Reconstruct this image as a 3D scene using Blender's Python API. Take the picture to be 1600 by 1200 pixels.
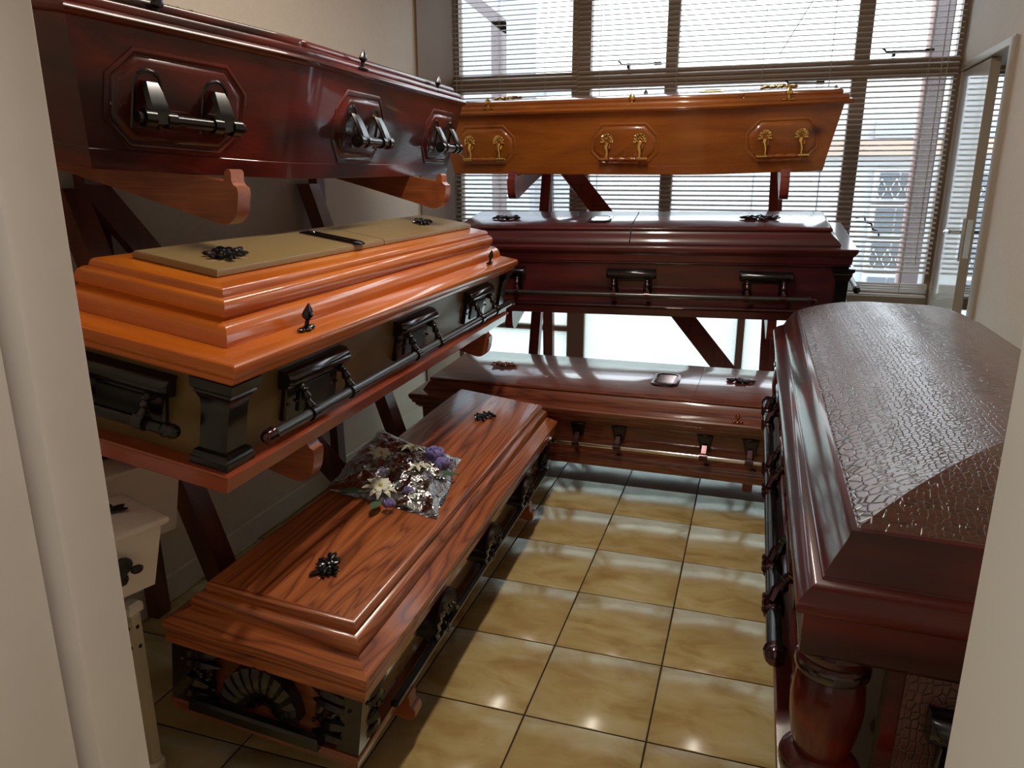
import bpy, bmesh, math, random
from mathutils import Matrix, Vector, Euler
for _o in list(bpy.data.objects): bpy.data.objects.remove(_o, do_unlink=True)
S = bpy.context.scene
COL = S.collection
PI = math.pi
# ------------------------------------------------------------------ camera
cam_data = bpy.data.cameras.new('camera'); cam = bpy.data.objects.new('camera', cam_data); COL.objects.link(cam)
cam_data.sensor_width = 36; cam_data.lens = 1177.64/1600*36; cam_data.clip_start = .02
YAW, PIT, ROL = -0.310119815, 0.270129668, -0.000421429
f0 = Vector((math.sin(YAW), math.cos(YAW), 0)); r0 = Vector((math.cos(YAW), -math.sin(YAW), 0)); u0 = Vector((0, 0, 1))
fw = f0*math.cos(PIT)-u0*math.sin(PIT); up = u0*math.cos(PIT)+f0*math.sin(PIT)
rt = r0*math.cos(ROL)+up*math.sin(ROL); up = up*math.cos(ROL)-r0*math.sin(ROL)
cam.matrix_world = Matrix(((rt.x, up.x, -fw.x, 0.8283), (rt.y, up.y, -fw.y, -3.3124), (rt.z, up.z, -fw.z, 1.4136), (0, 0, 0, 1)))
S.camera = cam
# ------------------------------------------------------------------ sky and light
w = bpy.data.worlds.new('overcast_sky'); S.world = w; w.use_nodes = True
bg = w.node_tree.nodes['Background']; bg.inputs[0].default_value = (.86, .94, 1.0, 1); bg.inputs[1].default_value = 4.6
def area(name, loc, rot, sx, sy, power, col):
    l = bpy.data.lights.new(name, 'AREA'); l.shape = 'RECTANGLE'; l.size = sx; l.size_y = sy; l.energy = power; l.color = col
    o = bpy.data.objects.new(name, l); o.location = loc; o.rotation_euler = rot; COL.objects.link(o); return o
area('corridor_daylight', (0.9, -5.2, 1.7), (math.radians(90), 0, 0), 1.6, 1.5, 3, (1, .97, .93))
area('added_jamb_fill', (0.62, -3.12, 2.66), (0, 0, 0), .4, .3, 17, (1, .95, .88))  # added fill lamp, set close to the doorway to brighten the jambs
area('room_ceiling_light', (0.28, -1.15, 2.66), (0, 0, 0), .10, 1.2, 24, (1, .90, .76))
S.view_settings.view_transform = 'Standard'; S.view_settings.look = 'None'; S.view_settings.gamma = 1
S.view_settings.use_curve_mapping = False; S.view_settings.exposure = 0.1
try:
    S.cycles.max_bounces = 9; S.cycles.transparent_max_bounces = 24; S.cycles.use_denoising = True
    S.cycles.caustics_reflective = False; S.cycles.caustics_refractive = False; S.cycles.sample_clamp_indirect = 6
except Exception: pass

# ------------------------------------------------------------------ materials
class NT:
    def __init__(s, name):
        s.m = bpy.data.materials.new(name); s.m.use_nodes = True; s.t = s.m.node_tree; s.b = s.t.nodes['Principled BSDF']
        s.out = s.t.nodes['Material Output']
    def n(s, typ, **kw):
        o = s.t.nodes.new(typ)
        for k, v in kw.items():
            if k in o.inputs.keys() and not hasattr(o, k): o.inputs[k].default_value = v
            else: setattr(o, k, v)
        return o
    def l(s, a, b): s.t.links.new(a, b)
    def coord(s, scale=(1, 1, 1), src='Object', loc=(0, 0, 0)):
        tc = s.n('ShaderNodeTexCoord'); mp = s.n('ShaderNodeMapping'); mp.inputs['Scale'].default_value = scale; mp.inputs['Location'].default_value = loc
        s.l(tc.outputs[src], mp.inputs[0]); return mp.outputs[0]
    def noise(s, vec, scale=1, detail=3, rough=.5, dist=0):
        o = s.n('ShaderNodeTexNoise'); o.inputs['Scale'].default_value = scale; o.inputs['Detail'].default_value = detail
        o.inputs['Roughness'].default_value = rough; o.inputs['Distortion'].default_value = dist; s.l(vec, o.inputs['Vector']); return o.outputs[0]
    def ramp(s, fac, stops):
        o = s.n('ShaderNodeValToRGB'); e = o.color_ramp.elements
        while len(e) < len(stops): e.new(.5)
        for i, (p, c) in enumerate(stops): e[i].position = p; e[i].color = (*c, 1) if len(c) == 3 else c
        s.l(fac, o.inputs[0]); return o.outputs[0]
    def math(s, op, a, b=0.0):
        o = s.n('ShaderNodeMath', operation=op)
        for i, v in enumerate((a, b)):
            if hasattr(v, 'links'): s.l(v, o.inputs[i])
            else: o.inputs[i].default_value = v
        return o.outputs[0]
    def mix(s, fac, a, b, mode='MIX'):
        o = s.n('ShaderNodeMix', data_type='RGBA', blend_type=mode)
        for i, v in ((0, fac), (6, a), (7, b)):
            if hasattr(v, 'links'): s.l(v, o.inputs[i])
            else: o.inputs[i].default_value = v if i == 0 else (*v, 1)
        return o.outputs[2]
    def bump(s, h, strength, dist=.002, coat=False):
        o = s.n('ShaderNodeBump'); o.inputs['Strength'].default_value = strength; o.inputs['Distance'].default_value = dist
        s.l(h, o.inputs['Height']); s.l(o.outputs[0], s.b.inputs['Normal'])
        if coat: s.l(o.outputs[0], s.b.inputs['Coat Normal'])
    def p(s, **kw):
        for k, v in kw.items():
            k = k.replace('_', ' ')
            if isinstance(v, tuple): v = (*v, 1) if len(v) == 3 else v
            s.b.inputs[k].default_value = v
        return s
def plain(name, col, rough=.5, metal=0, coat=0, noise=0, bump=0, nscale=20, **kw):
    t = NT(name); t.p(Base_Color=col, Roughness=rough, Metallic=metal, Coat_Weight=coat, Coat_Roughness=.06)
    if noise or bump:
        n = t.noise(t.coord(), nscale, 4)
        if noise: t.l(t.ramp(n, [(.3, tuple(c*(1-noise) for c in col)), (.7, tuple(min(1, c*(1+noise)) for c in col))]), t.b.inputs['Base Color'])
        if bump: t.bump(n, bump)
    t.p(**kw); return t.m
M = {}
def wood(name, *a, **k):
    M[name+'#x'] = wood1(name+'_cross_grain', *a, **dict(k, axis=1)); return wood1(name, *a, **k)
def wood1(name, dark, mid, light, lines=12, stretch=(.8, 4.5, 4.5), contrast=.6, rough=.35, coat=1, coat_rough=.06, blotch=0, bdark=(.01, .004, .003), axis=0, spec=.5, fine=.35, lw=.35, knots=0):
    t = NT(name)
    def sc(v): return v if axis == 0 else ((v[1], v[0], v[2]) if axis == 1 else (v[1], v[2], v[0]))
    big = t.noise(t.coord(sc(stretch)), 1, 2.5, .55, .35)
    ring = t.math('PINGPONG', t.math('MULTIPLY', big, lines), .5)
    ring = t.math('MULTIPLY', ring, 2)
    ringc = t.ramp(ring, [(0, dark), (lw, mid), (1, light)])
    base = t.noise(t.coord(sc((stretch[0]*.7, stretch[1]*1.6, stretch[2]*1.6)), ), 1, 3, .5, .2)
    basec = t.ramp(base, [(.3, mid), (.7, light)])
    c = t.mix(contrast, basec, ringc)
    fib = t.noise(t.coord(sc((4, 170, 170))), 1, 3, .6)
    fc = t.ramp(fib, [(.3, (1-fine,)*3), (.65, (1, 1, 1))])
    c = t.mix(1.0, c, fc, 'MULTIPLY')
    if blotch:
        bn = t.noise(t.coord(sc((1.3, 4, 4))), 1.4, 2, .5, .6)
        bf = t.ramp(bn, [(.38, (0, 0, 0)), (.58, (blotch,)*3)])
        c = t.mix(bf, c, bdark)
    if knots:
        vo = t.n('ShaderNodeTexVoronoi'); vo.inputs['Scale'].default_value = 1; vo.inputs['Randomness'].default_value = 1
        t.l(t.coord(sc((2.2, 4.5, 4.5))), vo.inputs['Vector'])
        c = t.mix(t.ramp(vo.outputs['Distance'], [(.05, (knots,)*3), (.10, (knots*.4,)*3), (.16, (0, 0, 0))]), c, tuple(x*.25 for x in dark))
    t.l(c, t.b.inputs['Base Color'])
    t.p(Roughness=rough, Coat_Weight=coat, Coat_Roughness=coat_rough, Specular_IOR_Level=spec)
    t.bump(fib, .08, .0006)
    return t.m
M['walnut'] = wood('walnut_laminate', (.10, .022, .007), (.40, .10, .026), (.58, .18, .052), lines=24, stretch=(.5, 5.5, 5.5), contrast=.75, coat_rough=.12, coat=.6, lw=.28, fine=.4)
M['walnut_end'] = wood1('walnut_laminate_end_boards', (.07, .015, .006), (.20, .045, .016), (.30, .08, .03), lines=14, stretch=(.8, 4, 4), contrast=.5, coat_rough=.15, coat=.6, axis=1)
M['walnut_red'] = wood('red_walnut_laminate', (.07, .016, .010), (.19, .043, .022), (.32, .085, .038), lines=20, stretch=(.6, 7, 7), contrast=.6, coat_rough=.09)
M['orange'] = wood('orange_varnished_pine', (.42, .075, .006), (.62, .135, .006), (.78, .23, .014), lines=4, stretch=(.9, 3, 3), contrast=.4, coat=.7, coat_rough=.08, fine=.12, spec=.35, knots=.5)
M['orange_red'] = wood('red_orange_varnished_pine', (.24, .032, .008), (.36, .055, .012), (.46, .085, .018), lines=5, stretch=(.9, 4, 4), contrast=.4, coat_rough=.1, fine=.15)
M['pine'] = wood('golden_brown_pine', (.24, .055, .008), (.36, .095, .012), (.50, .16, .022), lines=5, stretch=(.8, 4.5, 4.5), contrast=.45, coat_rough=.1, fine=.2, blotch=.25, bdark=(.15, .03, .005), knots=.9)
M['mahogany'] = wood('red_mahogany', (.04, .005, .003), (.105, .010, .005), (.18, .017, .007), lines=6, stretch=(.9, 4, 4), contrast=.5, coat=.6, spec=.25, coat_rough=.07, blotch=.92, bdark=(.018, .005, .005), fine=.25)
M['plum'] = wood('plum_mahogany', (.035, .005, .008), (.085, .010, .015), (.15, .020, .020), lines=5, stretch=(.8, 5, 5), contrast=.5, coat_rough=.1, blotch=.5, bdark=(.03, .008, .01), fine=.25)
M['cherry'] = wood('dark_cherry', (.035, .003, .003), (.10, .007, .004), (.20, .013, .006), lines=4, stretch=(.8, 3, 5), contrast=.4, coat=.6, coat_rough=.10, blotch=.75, bdark=(.016, .003, .003), fine=.2, spec=.25)
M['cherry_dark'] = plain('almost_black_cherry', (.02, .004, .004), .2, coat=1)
M['rack'] = wood('dark_red_rack_timber', (.05, .012, .008), (.12, .028, .016), (.19, .05, .028), lines=6, stretch=(5, 5, .9), contrast=.5, coat=.4, coat_rough=.2)
M['rack_back'] = wood('reddish_rack_timber', (.11, .018, .012), (.22, .035, .022), (.30, .055, .035), lines=6, stretch=(5, 5, .9), contrast=.5, coat=.4, coat_rough=.2)
M['arm'] = wood('orange_rack_timber', (.22, .05, .015), (.34, .085, .025), (.44, .13, .04), lines=6, stretch=(3, 3, 5), contrast=.5, coat=.5, coat_rough=.2)
M['black'] = plain('black_glossy_plastic', (.006, .006, .006), .22, coat=.1)
M['black_bead'] = plain('black_moulded_plastic', (.008, .006, .007), .17, coat=.25)
M['black_matt'] = plain('black_satin_plastic', (.012, .012, .012), .45)
M['bronze'] = plain('dark_bronze_metal', (.10, .055, .06), .18, metal=.9)
M['bar'] = plain('gunmetal_tube', (.10, .10, .10), .25, metal=.8)
M['copper'] = plain('copper_bronze_ornament', (.45, .16, .10), .22, metal=1)
M['gold'] = plain('polished_brass', (.95, .66, .22), .17, metal=1)
M['chrome'] = plain('chrome', (.72, .72, .72), .14, metal=1)
M['pale_gold'] = plain('gold_satin_paint', (.27, .175, .055), .33, noise=.08, bump=.15, nscale=260, Sheen_Weight=.2)
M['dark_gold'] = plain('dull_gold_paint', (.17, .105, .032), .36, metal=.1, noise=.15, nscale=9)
M['tan'] = plain('tan_lacquer', (.34, .23, .12), .2, coat=1, noise=.1)
M['cream_wall'] = plain('cream_wall_paint', (.74, .645, .54), .7, noise=.03, bump=.25, nscale=60)
M['ceiling'] = plain('white_ceiling_paint', (.7, .69, .66), .8)
M['door'] = plain('cream_gloss_paint', (.74, .72, .68), .16, coat=.6)
M['door_edge'] = plain('tan_door_edge_paint', (.46, .39, .30), .45)
M['jamb'] = plain('off_white_frame_paint', (.78, .72, .66), .4, noise=.02)
M['jamb_right'] = plain('light_grey_frame_paint', (.80, .80, .76), .4)
M['winframe'] = plain('taupe_window_frame_paint', (.34, .24, .17), .45)
M['slat'] = plain('ivory_blind_slats', (.64, .60, .55), .4)
M['cord'] = plain('grey_cord', (.5, .48, .46), .8)
M['white'] = plain('white_lacquer', (.80, .76, .70), .35, coat=.3)
M['steel'] = plain('aged_cream_steel', (.66, .58, .44), .35, metal=.15)
M['rubber'] = plain('black_rubber', (.012, .012, .012), .7)
M['grout'] = plain('dark_brown_grout', (.045, .028, .014), .85)
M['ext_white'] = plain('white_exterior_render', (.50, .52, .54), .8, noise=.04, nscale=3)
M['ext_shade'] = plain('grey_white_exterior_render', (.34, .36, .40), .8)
M['ext_post'] = plain('mauve_grey_exterior_post', (.16, .13, .14), .6)
M['ext_pink'] = plain('pinkish_exterior_trim', (.45, .32, .32), .7)
M['ext_glass'] = plain('dark_window_glass', (.12, .14, .17), .15)
M['ext_band'] = plain('tan_exterior_ledge', (.42, .30, .24), .7)
M['ext_ground'] = plain('light_concrete_paving', (.5, .5, .48), .8)
M['petal'] = plain('ivory_silk_petals', (.78, .80, .66), .6)
M['petal_purple'] = plain('lilac_silk_petals', (.26, .22, .50), .55)
M['leaf'] = plain('green_silk_leaf', (.06, .13, .06), .5)
M['stamen'] = plain('yellow_flower_centre', (.55, .45, .12), .6)
# crocodile embossed leather
t = NT('embossed_crocodile_leather')
tc = t.n('ShaderNodeTexCoord'); sx = t.n('ShaderNodeSeparateXYZ'); t.l(tc.outputs['Object'], sx.inputs[0])
wob = t.noise(t.coord((5, 5, 5)), 1, 2)
bb = t.math('ADD', sx.outputs[1], t.math('MULTIPLY', t.math('SUBTRACT', wob, .5), .16))
# scales are small down two long bands and broad between them
b1 = t.math('ABSOLUTE', t.math('ADD', bb, .21)); b2 = t.math('ABSOLUTE', t.math('ADD', bb, .52))
near = t.math('MINIMUM', b1, b2)
fac = t.ramp(near, [(.03, (1, 1, 1)), (.13, (0, 0, 0))])
def croc(sc):
    cmb = t.n('ShaderNodeCombineXYZ'); t.l(t.math('MULTIPLY', sx.outputs[0], sc[0]), cmb.inputs[0]); t.l(t.math('MULTIPLY', sx.outputs[1], sc[1]), cmb.inputs[1]); t.l(t.math('MULTIPLY', sx.outputs[2], sc[2]), cmb.inputs[2])
    v = t.n('ShaderNodeTexVoronoi', feature='DISTANCE_TO_EDGE'); v.inputs['Randomness'].default_value = .62; v.inputs['Scale'].default_value = 1; t.l(cmb.outputs[0], v.inputs['Vector']); return v.outputs['Distance']
va = croc((50, 52, 50)); vb = croc((95, 100, 60)); vc = croc((85, 26, 50))
mid = t.ramp(t.math('ABSOLUTE', t.math('ADD', bb, .36)), [(.05, (1, 1, 1)), (.10, (0, 0, 0))])
dd = t.mix(fac, t.mix(mid, va, vc), vb)
h = t.ramp(dd, [(0, (0, 0, 0)), (.07, (.75,)*3), (.14, (1, 1, 1))])
t.l(t.ramp(dd, [(0, (.035, .012, .008)), (.07, (.075, .026, .018)), (.3, (.115, .040, .028))]), t.b.inputs['Base Color'])
t.p(Roughness=.34, Coat_Weight=.8, Coat_Roughness=.26); t.bump(h, .8, .0012, True); M['croc'] = t.m
# floor tile: mottled glazed ceramic, cloud pattern differs per tile
def tile_mat(name, a, b, c, rough=.22):
    t = NT(name); g = t.n('ShaderNodeNewGeometry'); oi = t.n('ShaderNodeObjectInfo')
    ad = t.n('ShaderNodeVectorMath', operation='ADD'); t.l(g.outputs['Position'], ad.inputs[0])
    cx = t.n('ShaderNodeCombineXYZ'); t.l(t.math('MULTIPLY', oi.outputs['Random'], 37), cx.inputs[0]); t.l(t.math('MULTIPLY', oi.outputs['Random'], 91), cx.inputs[2]); t.l(cx.outputs[0], ad.inputs[1])
    mp = t.n('ShaderNodeMapping'); mp.inputs['Scale'].default_value = (1, 1.7, 1); t.l(ad.outputs[0], mp.inputs[0])
    n = t.noise(mp.outputs[0], 5.5, 4, .55, .5); n2 = t.noise(mp.outputs[0], 2.2, 2, .5)
    cc = t.ramp(n, [(.30, a), (.5, b), (.72, c)])
    t.l(t.mix(t.ramp(n2, [(.4, (0, 0, 0)), (.7, (.5,)*3)]), cc, a), t.b.inputs['Base Color'])
    t.p(Roughness=rough, Specular_IOR_Level=.5); t.bump(n, .05, .001); return t.m
M['tile'] = tile_mat('mottled_beige_glazed_tile', (.40, .26, .095), (.56, .43, .19), (.66, .56, .33))
M['tile_reflection'] = tile_mat('glazed_tile_painted_reflection', (.46, .44, .43), (.54, .53, .52), (.6, .6, .6))  # glossy reflection on the far rows, painted in as a pale base colour
# clear glass / wired glass / plastic film
def glass(name, tint, gloss, extra=None):
    m = bpy.data.materials.new(name); m.use_nodes = True; t = m.node_tree; t.nodes.remove(t.nodes['Principled BSDF'])
    tr = t.nodes.new('ShaderNodeBsdfTransparent'); tr.inputs[0].default_value = (*tint, 1)
    gl = t.nodes.new('ShaderNodeBsdfGlossy'); gl.inputs['Roughness'].default_value = .03
    fr = t.nodes.new('ShaderNodeFresnel'); fr.inputs[0].default_value = 1.45
    mx = t.nodes.new('ShaderNodeMixShader'); t.links.new(tr.outputs[0], mx.inputs[1]); t.links.new(gl.outputs[0], mx.inputs[2])
    ma = t.nodes.new('ShaderNodeMath'); ma.operation = 'MULTIPLY'; ma.inputs[1].default_value = gloss; t.links.new(fr.outputs[0], ma.inputs[0]); t.links.new(ma.outputs[0], mx.inputs[0])
    t.links.new(mx.outputs[0], t.nodes['Material Output'].inputs[0]); return m, t, mx, gl, ma
M['glass'] = glass('clear_window_glass', (.95, .97, .97), 1)[0]
m_, t_, mx_, gl_, ma_ = glass('crinkled_clear_film', (.86, .85, .86), 1)
df = t_.nodes.new('ShaderNodeBsdfTranslucent'); df.inputs[0].default_value = (.8, .78, .78, 1); d2 = t_.nodes.new('ShaderNodeBsdfDiffuse'); d2.inputs[0].default_value = (.7, .68, .68, 1)
mxd = t_.nodes.new('ShaderNodeMixShader'); mxd.inputs[0].default_value = .10; t_.links.new(mx_.inputs[1].links[0].from_socket, mxd.inputs[1]); t_.links.new(d2.outputs[0], mxd.inputs[2]); t_.links.new(mxd.outputs[0], mx_.inputs[1])
gl_.inputs['Roughness'].default_value = .10; ma_.inputs[1].default_value = 1.5
nz = t_.nodes.new('ShaderNodeTexNoise'); nz.inputs['Scale'].default_value = 38; nz.inputs['Detail'].default_value = 3; nz.inputs['Distortion'].default_value = 1.5
tcx = t_.nodes.new('ShaderNodeTexCoord'); t_.links.new(tcx.outputs['Object'], nz.inputs[0]); bp = t_.nodes.new('ShaderNodeBump'); bp.inputs['Strength'].default_value = .7; bp.inputs['Distance'].default_value = .008
t_.links.new(nz.outputs[0], bp.inputs['Height']); t_.links.new(bp.outputs[0], gl_.inputs['Normal']); t_.links.new(bp.outputs[0], d2.inputs['Normal'])
M['film'] = m_
def wired():
    m = bpy.data.materials.new('wired_obscure_glass'); m.use_nodes = True; t = m.node_tree; t.nodes.remove(t.nodes['Principled BSDF'])
    tc = t.nodes.new('ShaderNodeTexCoord'); sep = t.nodes.new('ShaderNodeSeparateXYZ'); t.links.new(tc.outputs['Object'], sep.inputs[0])
    def line(sock):
        a = t.nodes.new('ShaderNodeMath'); a.operation = 'PINGPONG'; a.inputs[1].default_value = .0065; t.links.new(sock, a.inputs[0])
        b = t.nodes.new('ShaderNodeMath'); b.operation = 'LESS_THAN'; b.inputs[1].default_value = .0007; t.links.new(a.outputs[0], b.inputs[0]); return b.outputs[0]
    mx = t.nodes.new('ShaderNodeMath'); mx.operation = 'MAXIMUM'; t.links.new(line(sep.outputs[0]), mx.inputs[0]); t.links.new(line(sep.outputs[2]), mx.inputs[1])
    rp = t.nodes.new('ShaderNodeMix'); rp.data_type = 'RGBA'; rp.inputs[6].default_value = (.86, .93, .90, 1); rp.inputs[7].default_value = (.45, .5, .48, 1); t.links.new(mx.outputs[0], rp.inputs[0])
    tl = t.nodes.new('ShaderNodeBsdfTranslucent'); t.links.new(rp.outputs[2], tl.inputs[0])
    tr = t.nodes.new('ShaderNodeBsdfTransparent'); t.links.new(rp.outputs[2], tr.inputs[0])
    gl = t.nodes.new('ShaderNodeBsdfGlossy'); gl.inputs['Roughness'].default_value = .15
    a = t.nodes.new('ShaderNodeMixShader'); a.inputs[0].default_value = .12; t.links.new(tl.outputs[0], a.inputs[1]); t.links.new(tr.outputs[0], a.inputs[2])
    b = t.nodes.new('ShaderNodeMixShader'); b.inputs[0].default_value = .06; t.links.new(a.outputs[0], b.inputs[1]); t.links.new(gl.outputs[0], b.inputs[2])
    t.links.new(b.outputs[0], t.nodes['Material Output'].inputs[0]); return m
M['wired'] = wired()

# ------------------------------------------------------------------ mesh helpers
class G:
    def __init__(s, T=None): s.v = []; s.f = []; s.T = T or Matrix.Identity(4)
    def add(s, vs, fs, sub=None):
        o = len(s.v); T = s.T if sub is None else s.T @ sub
        s.v += [tuple(T @ Vector(v)) for v in vs]; s.f += [tuple(i+o for i in f) for f in fs]; return s
    def box(s, lo, hi, ch=0.0, sub=None):
        x0, y0, z0 = lo; x1, y1, z1 = hi
        if ch <= 0:
            return s.add([(x0, y0, z0), (x1, y0, z0), (x1, y1, z0), (x0, y1, z0), (x0, y0, z1), (x1, y0, z1), (x1, y1, z1), (x0, y1, z1)],
                         [(0, 1, 2, 3), (4, 5, 6, 7), (0, 1, 5, 4), (1, 2, 6, 5), (2, 3, 7, 6), (3, 0, 4, 7)], sub)
        c = min(ch, abs(x1-x0)*.49, abs(y1-y0)*.49, abs(z1-z0)*.49)
        def ring(d, z): return [(x0+d, y0+d, z), (x1-d, y0+d, z), (x1-d, y1-d, z), (x0+d, y1-d, z)]
        return s.loft([ring(c, z0), ring(0, z0+c), ring(0, z1-c), ring(c, z1)], sub=sub)
    def loft(s, rings, cap0=True, cap1=True, closed=True, sub=None):
        n = len(rings[0]); vs = [p for r in rings for p in r]; fs = []
        for i in range(len(rings)-1):
            for j in range(n if closed else n-1):
                k = (j+1) % n; fs.append((i*n+j, i*n+k, (i+1)*n+k, (i+1)*n+j))
        if cap0: fs.append(tuple(range(n)))
        if cap1: fs.append(tuple((len(rings)-1)*n+j for j in range(n)))
        return s.add(vs, fs, sub)
    def lathe(s, prof, p0=(0, 0, 0), ax=(0, 0, 1), seg=12, sub=None):
        ax = Vector(ax).normalized(); q = ax.to_track_quat('Z', 'Y').to_matrix(); p0 = Vector(p0); rings = []
        for r, h in prof: rings.append([tuple(p0+q @ Vector((max(r, 1e-4)*math.cos(2*PI*k/seg), max(r, 1e-4)*math.sin(2*PI*k/seg), h))) for k in range(seg)])
        return s.loft(rings, sub=sub)
    def cyl(s, a, b, r, r2=None, seg=12, sub=None):
        a = Vector(a); b = Vector(b); d = b-a; r2 = r if r2 is None else r2
        return s.lathe([(r, 0), (r2, d.length)], a, d, seg, sub)
    def ell(s, c, r, rot=None, seg=8, rg=5, sub=None):
        R = Euler(rot).to_matrix() if rot is not None else Matrix.Identity(3); c = Vector(c); rings = []
        for i in range(rg+1):
            th = PI*(i+.02*(i == 0)-.02*(i == rg))/rg if 0 < i < rg else (.04 if i == 0 else PI-.04)
            rings.append([tuple(c+R @ Vector((r[0]*math.sin(th)*math.cos(2*PI*k/seg), r[1]*math.sin(th)*math.sin(2*PI*k/seg), r[2]*math.cos(th)))) for k in range(seg)])
        return s.loft(rings, sub=sub)
    def tube(s, pts, r, seg=8, sub=None):
        pts = [Vector(p) for p in pts]; rings = []; n = len(pts); rr = r if isinstance(r, (list, tuple)) else [r]*n
        prev = None
        for i, p in enumerate(pts):
            d = (pts[min(i+1, n-1)]-pts[max(i-1, 0)]).normalized()
            a = prev if prev is not None else (Vector((0, 0, 1)) if abs(d.z) < .9 else Vector((1, 0, 0)))
            x = (a-d*a.dot(d)).normalized(); y = d.cross(x); prev = x
            rings.append([tuple(p+x*rr[i]*math.cos(2*PI*k/seg)+y*rr[i]*math.sin(2*PI*k/seg)) for k in range(seg)])
        return s.loft(rings, sub=sub)
    def prism(s, poly, h0, h1, axis='y', ch=0, sub=None):
        # poly in the two other axes; extruded along axis
        def P(p, h): return {'x': (h, p[0], p[1]), 'y': (p[0], h, p[1]), 'z': (p[0], p[1], h)}[axis]
        return s.loft([[P(p, h0) for p in poly], [P(p, h1) for p in poly]], sub=sub)
    def build(s, name, m, parent=None, sharp=35, kind=None):
        me = bpy.data.meshes.new(name); me.from_pydata(s.v, [], s.f)
        bm = bmesh.new(); bm.from_mesh(me); bmesh.ops.recalc_face_normals(bm, faces=bm.faces)
        lim = math.radians(sharp)
        for f in bm.faces: f.smooth = True
        for e in bm.edges:
            if len(e.link_faces) != 2 or e.calc_face_angle(0) > lim: e.smooth = False
        bm.to_mesh(me); bm.free(); me.materials.append(M[m] if isinstance(m, str) else m)
        mm = M[m] if isinstance(m, str) else m
        if mm.name+'#x' in M:      # mitred joinery: boards running across take the grain across
            me.materials.append(M[mm.name+'#x'])
            for f in me.polygons:
                vs = [me.vertices[i].co for i in f.vertices]
                e = max(((vs[i]-vs[i-1]) for i in range(len(vs))), key=lambda q: q.length)
                if abs(e.y) > abs(e.x) and abs(e.y) > .1: f.material_index = 1
        o = bpy.data.objects.new(name, me); COL.objects.link(o)
        if parent is not None: o.parent = parent
        if kind: o['kind'] = kind
        return o
def thing(name, label, cat, loc=(0, 0, 0), mat=None, group=None):
    o = bpy.data.objects.new(name, None); COL.objects.link(o); o.empty_display_size = .1
    if mat is not None: o.matrix_world = mat
    else: o.location = loc
    o['label'] = label; o['category'] = cat
    if group: o['group'] = group
    return o
def tag(o, label, cat, group=None):
    o['label'] = label; o['category'] = cat
    if group: o['group'] = group
    return o
def struct(name, g, m, label=None, parent=None):
    o = g.build(name, m, parent)
    if parent is None: o['kind'] = 'structure'
    if label: o['label'] = label
    return o
def holder(name, label=None):
    o = bpy.data.objects.new(name, None); COL.objects.link(o); o['kind'] = 'structure'
    if label: o['label'] = label
    return o
def frame(side, x, y, z, yaw, tilt, pit):
    Mx = Matrix.Rotation(yaw, 4, 'Z') @ Matrix.Rotation(-pit, 4, 'Y') @ Matrix.Rotation(tilt, 4, 'X')
    if side == 'L': Mx = Matrix.Rotation(PI/2, 4, 'Z') @ Mx
    return Matrix.Translation((x, y, z)) @ Mx
# polygon inset (convex, per-edge distances)
def inset(poly, d):
    n = len(poly); out = []
    ds = d if isinstance(d, (list, tuple)) else [d]*n
    cx = sum(p[0] for p in poly)/n; cy = sum(p[1] for p in poly)/n
    L = []
    for i in range(n):
        a = poly[i]; b = poly[(i+1) % n]; ex, ey = b[0]-a[0], b[1]-a[1]; l = math.hypot(ex, ey) or 1e-9; nx, ny = -ey/l, ex/l
        if (cx-a[0])*nx+(cy-a[1])*ny < 0: nx, ny = -nx, -ny
        L.append((nx, ny, nx*a[0]+ny*a[1]+ds[i]))
    for i in range(n):
        a = L[i-1]; b = L[i]; det = a[0]*b[1]-a[1]*b[0]
        if abs(det) < 1e-6: out.append((poly[i][0]+b[0]*ds[i], poly[i][1]+b[1]*ds[i])); continue
        out.append(((a[2]*b[1]-b[2]*a[1])/det, (a[0]*b[2]-b[0]*a[2])/det))
    return out
def rect(L, W, a0=0.0, a1=None, i0=1, i1=1, s=1):
    a1 = L if a1 is None else a1
    def fp(d): return [(a0+d*i0, d*s), (a1-d*i1, d*s), (a1-d*i1, (W-d)*s), (a0+d*i0, (W-d)*s)]
    return fp
def rings(fp, prof): return [[(p[0], p[1], z) for p in fp(d)] for d, z in prof]

# ------------------------------------------------------------------ coffin fittings, all in (u along face, o outward, c up)
def TF(bf): return Matrix(((1, 0, 0, 0), (0, -1, 0, bf), (0, 0, 1, 0), (0, 0, 0, 1)))
def TE(af): return Matrix(((0, -1, 0, af), (1, 0, 0, 0), (0, 0, 1, 0), (0, 0, 0, 1)))
def spray(par, a, b, c, size=.09, seed=1, m='black', name='floral_ornament', T=None, yaw=0):
    rnd = random.Random(seed); g = G(Matrix.Translation((a, b, c)) @ Matrix.Rotation(yaw, 4, 'Z') if T is None else T)
    for k in range(17):
        an = 2*PI*k/17+rnd.uniform(-.2, .2); r = size*rnd.uniform(.22, .5)*(1.0 if abs(math.cos(an)) > .5 else .62)
        g.ell((r*math.cos(an), r*math.sin(an)*.62, .006+rnd.uniform(0, .004)), (size*.15, size*.062, .006), (rnd.uniform(-.3, .3), rnd.uniform(-.3, .3), an), 6, 4)
    for k in range(14):
        an = rnd.uniform(0, 6.28); r = size*rnd.uniform(.02, .30)
        g.ell((r*math.cos(an)*1.2, r*math.sin(an)*.7, .011), (size*.07, size*.06, .006), (rnd.uniform(-.4, .4), rnd.uniform(-.4, .4), 0), 6, 4)
    g.tube([(-size*.5, -size*.05, .004), (-size*.2, size*.04, .008), (size*.15, -size*.03, .008), (size*.5, size*.05, .004)], [.002, .004, .004, .002], 6)
    return g.build(name, m, par)
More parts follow.
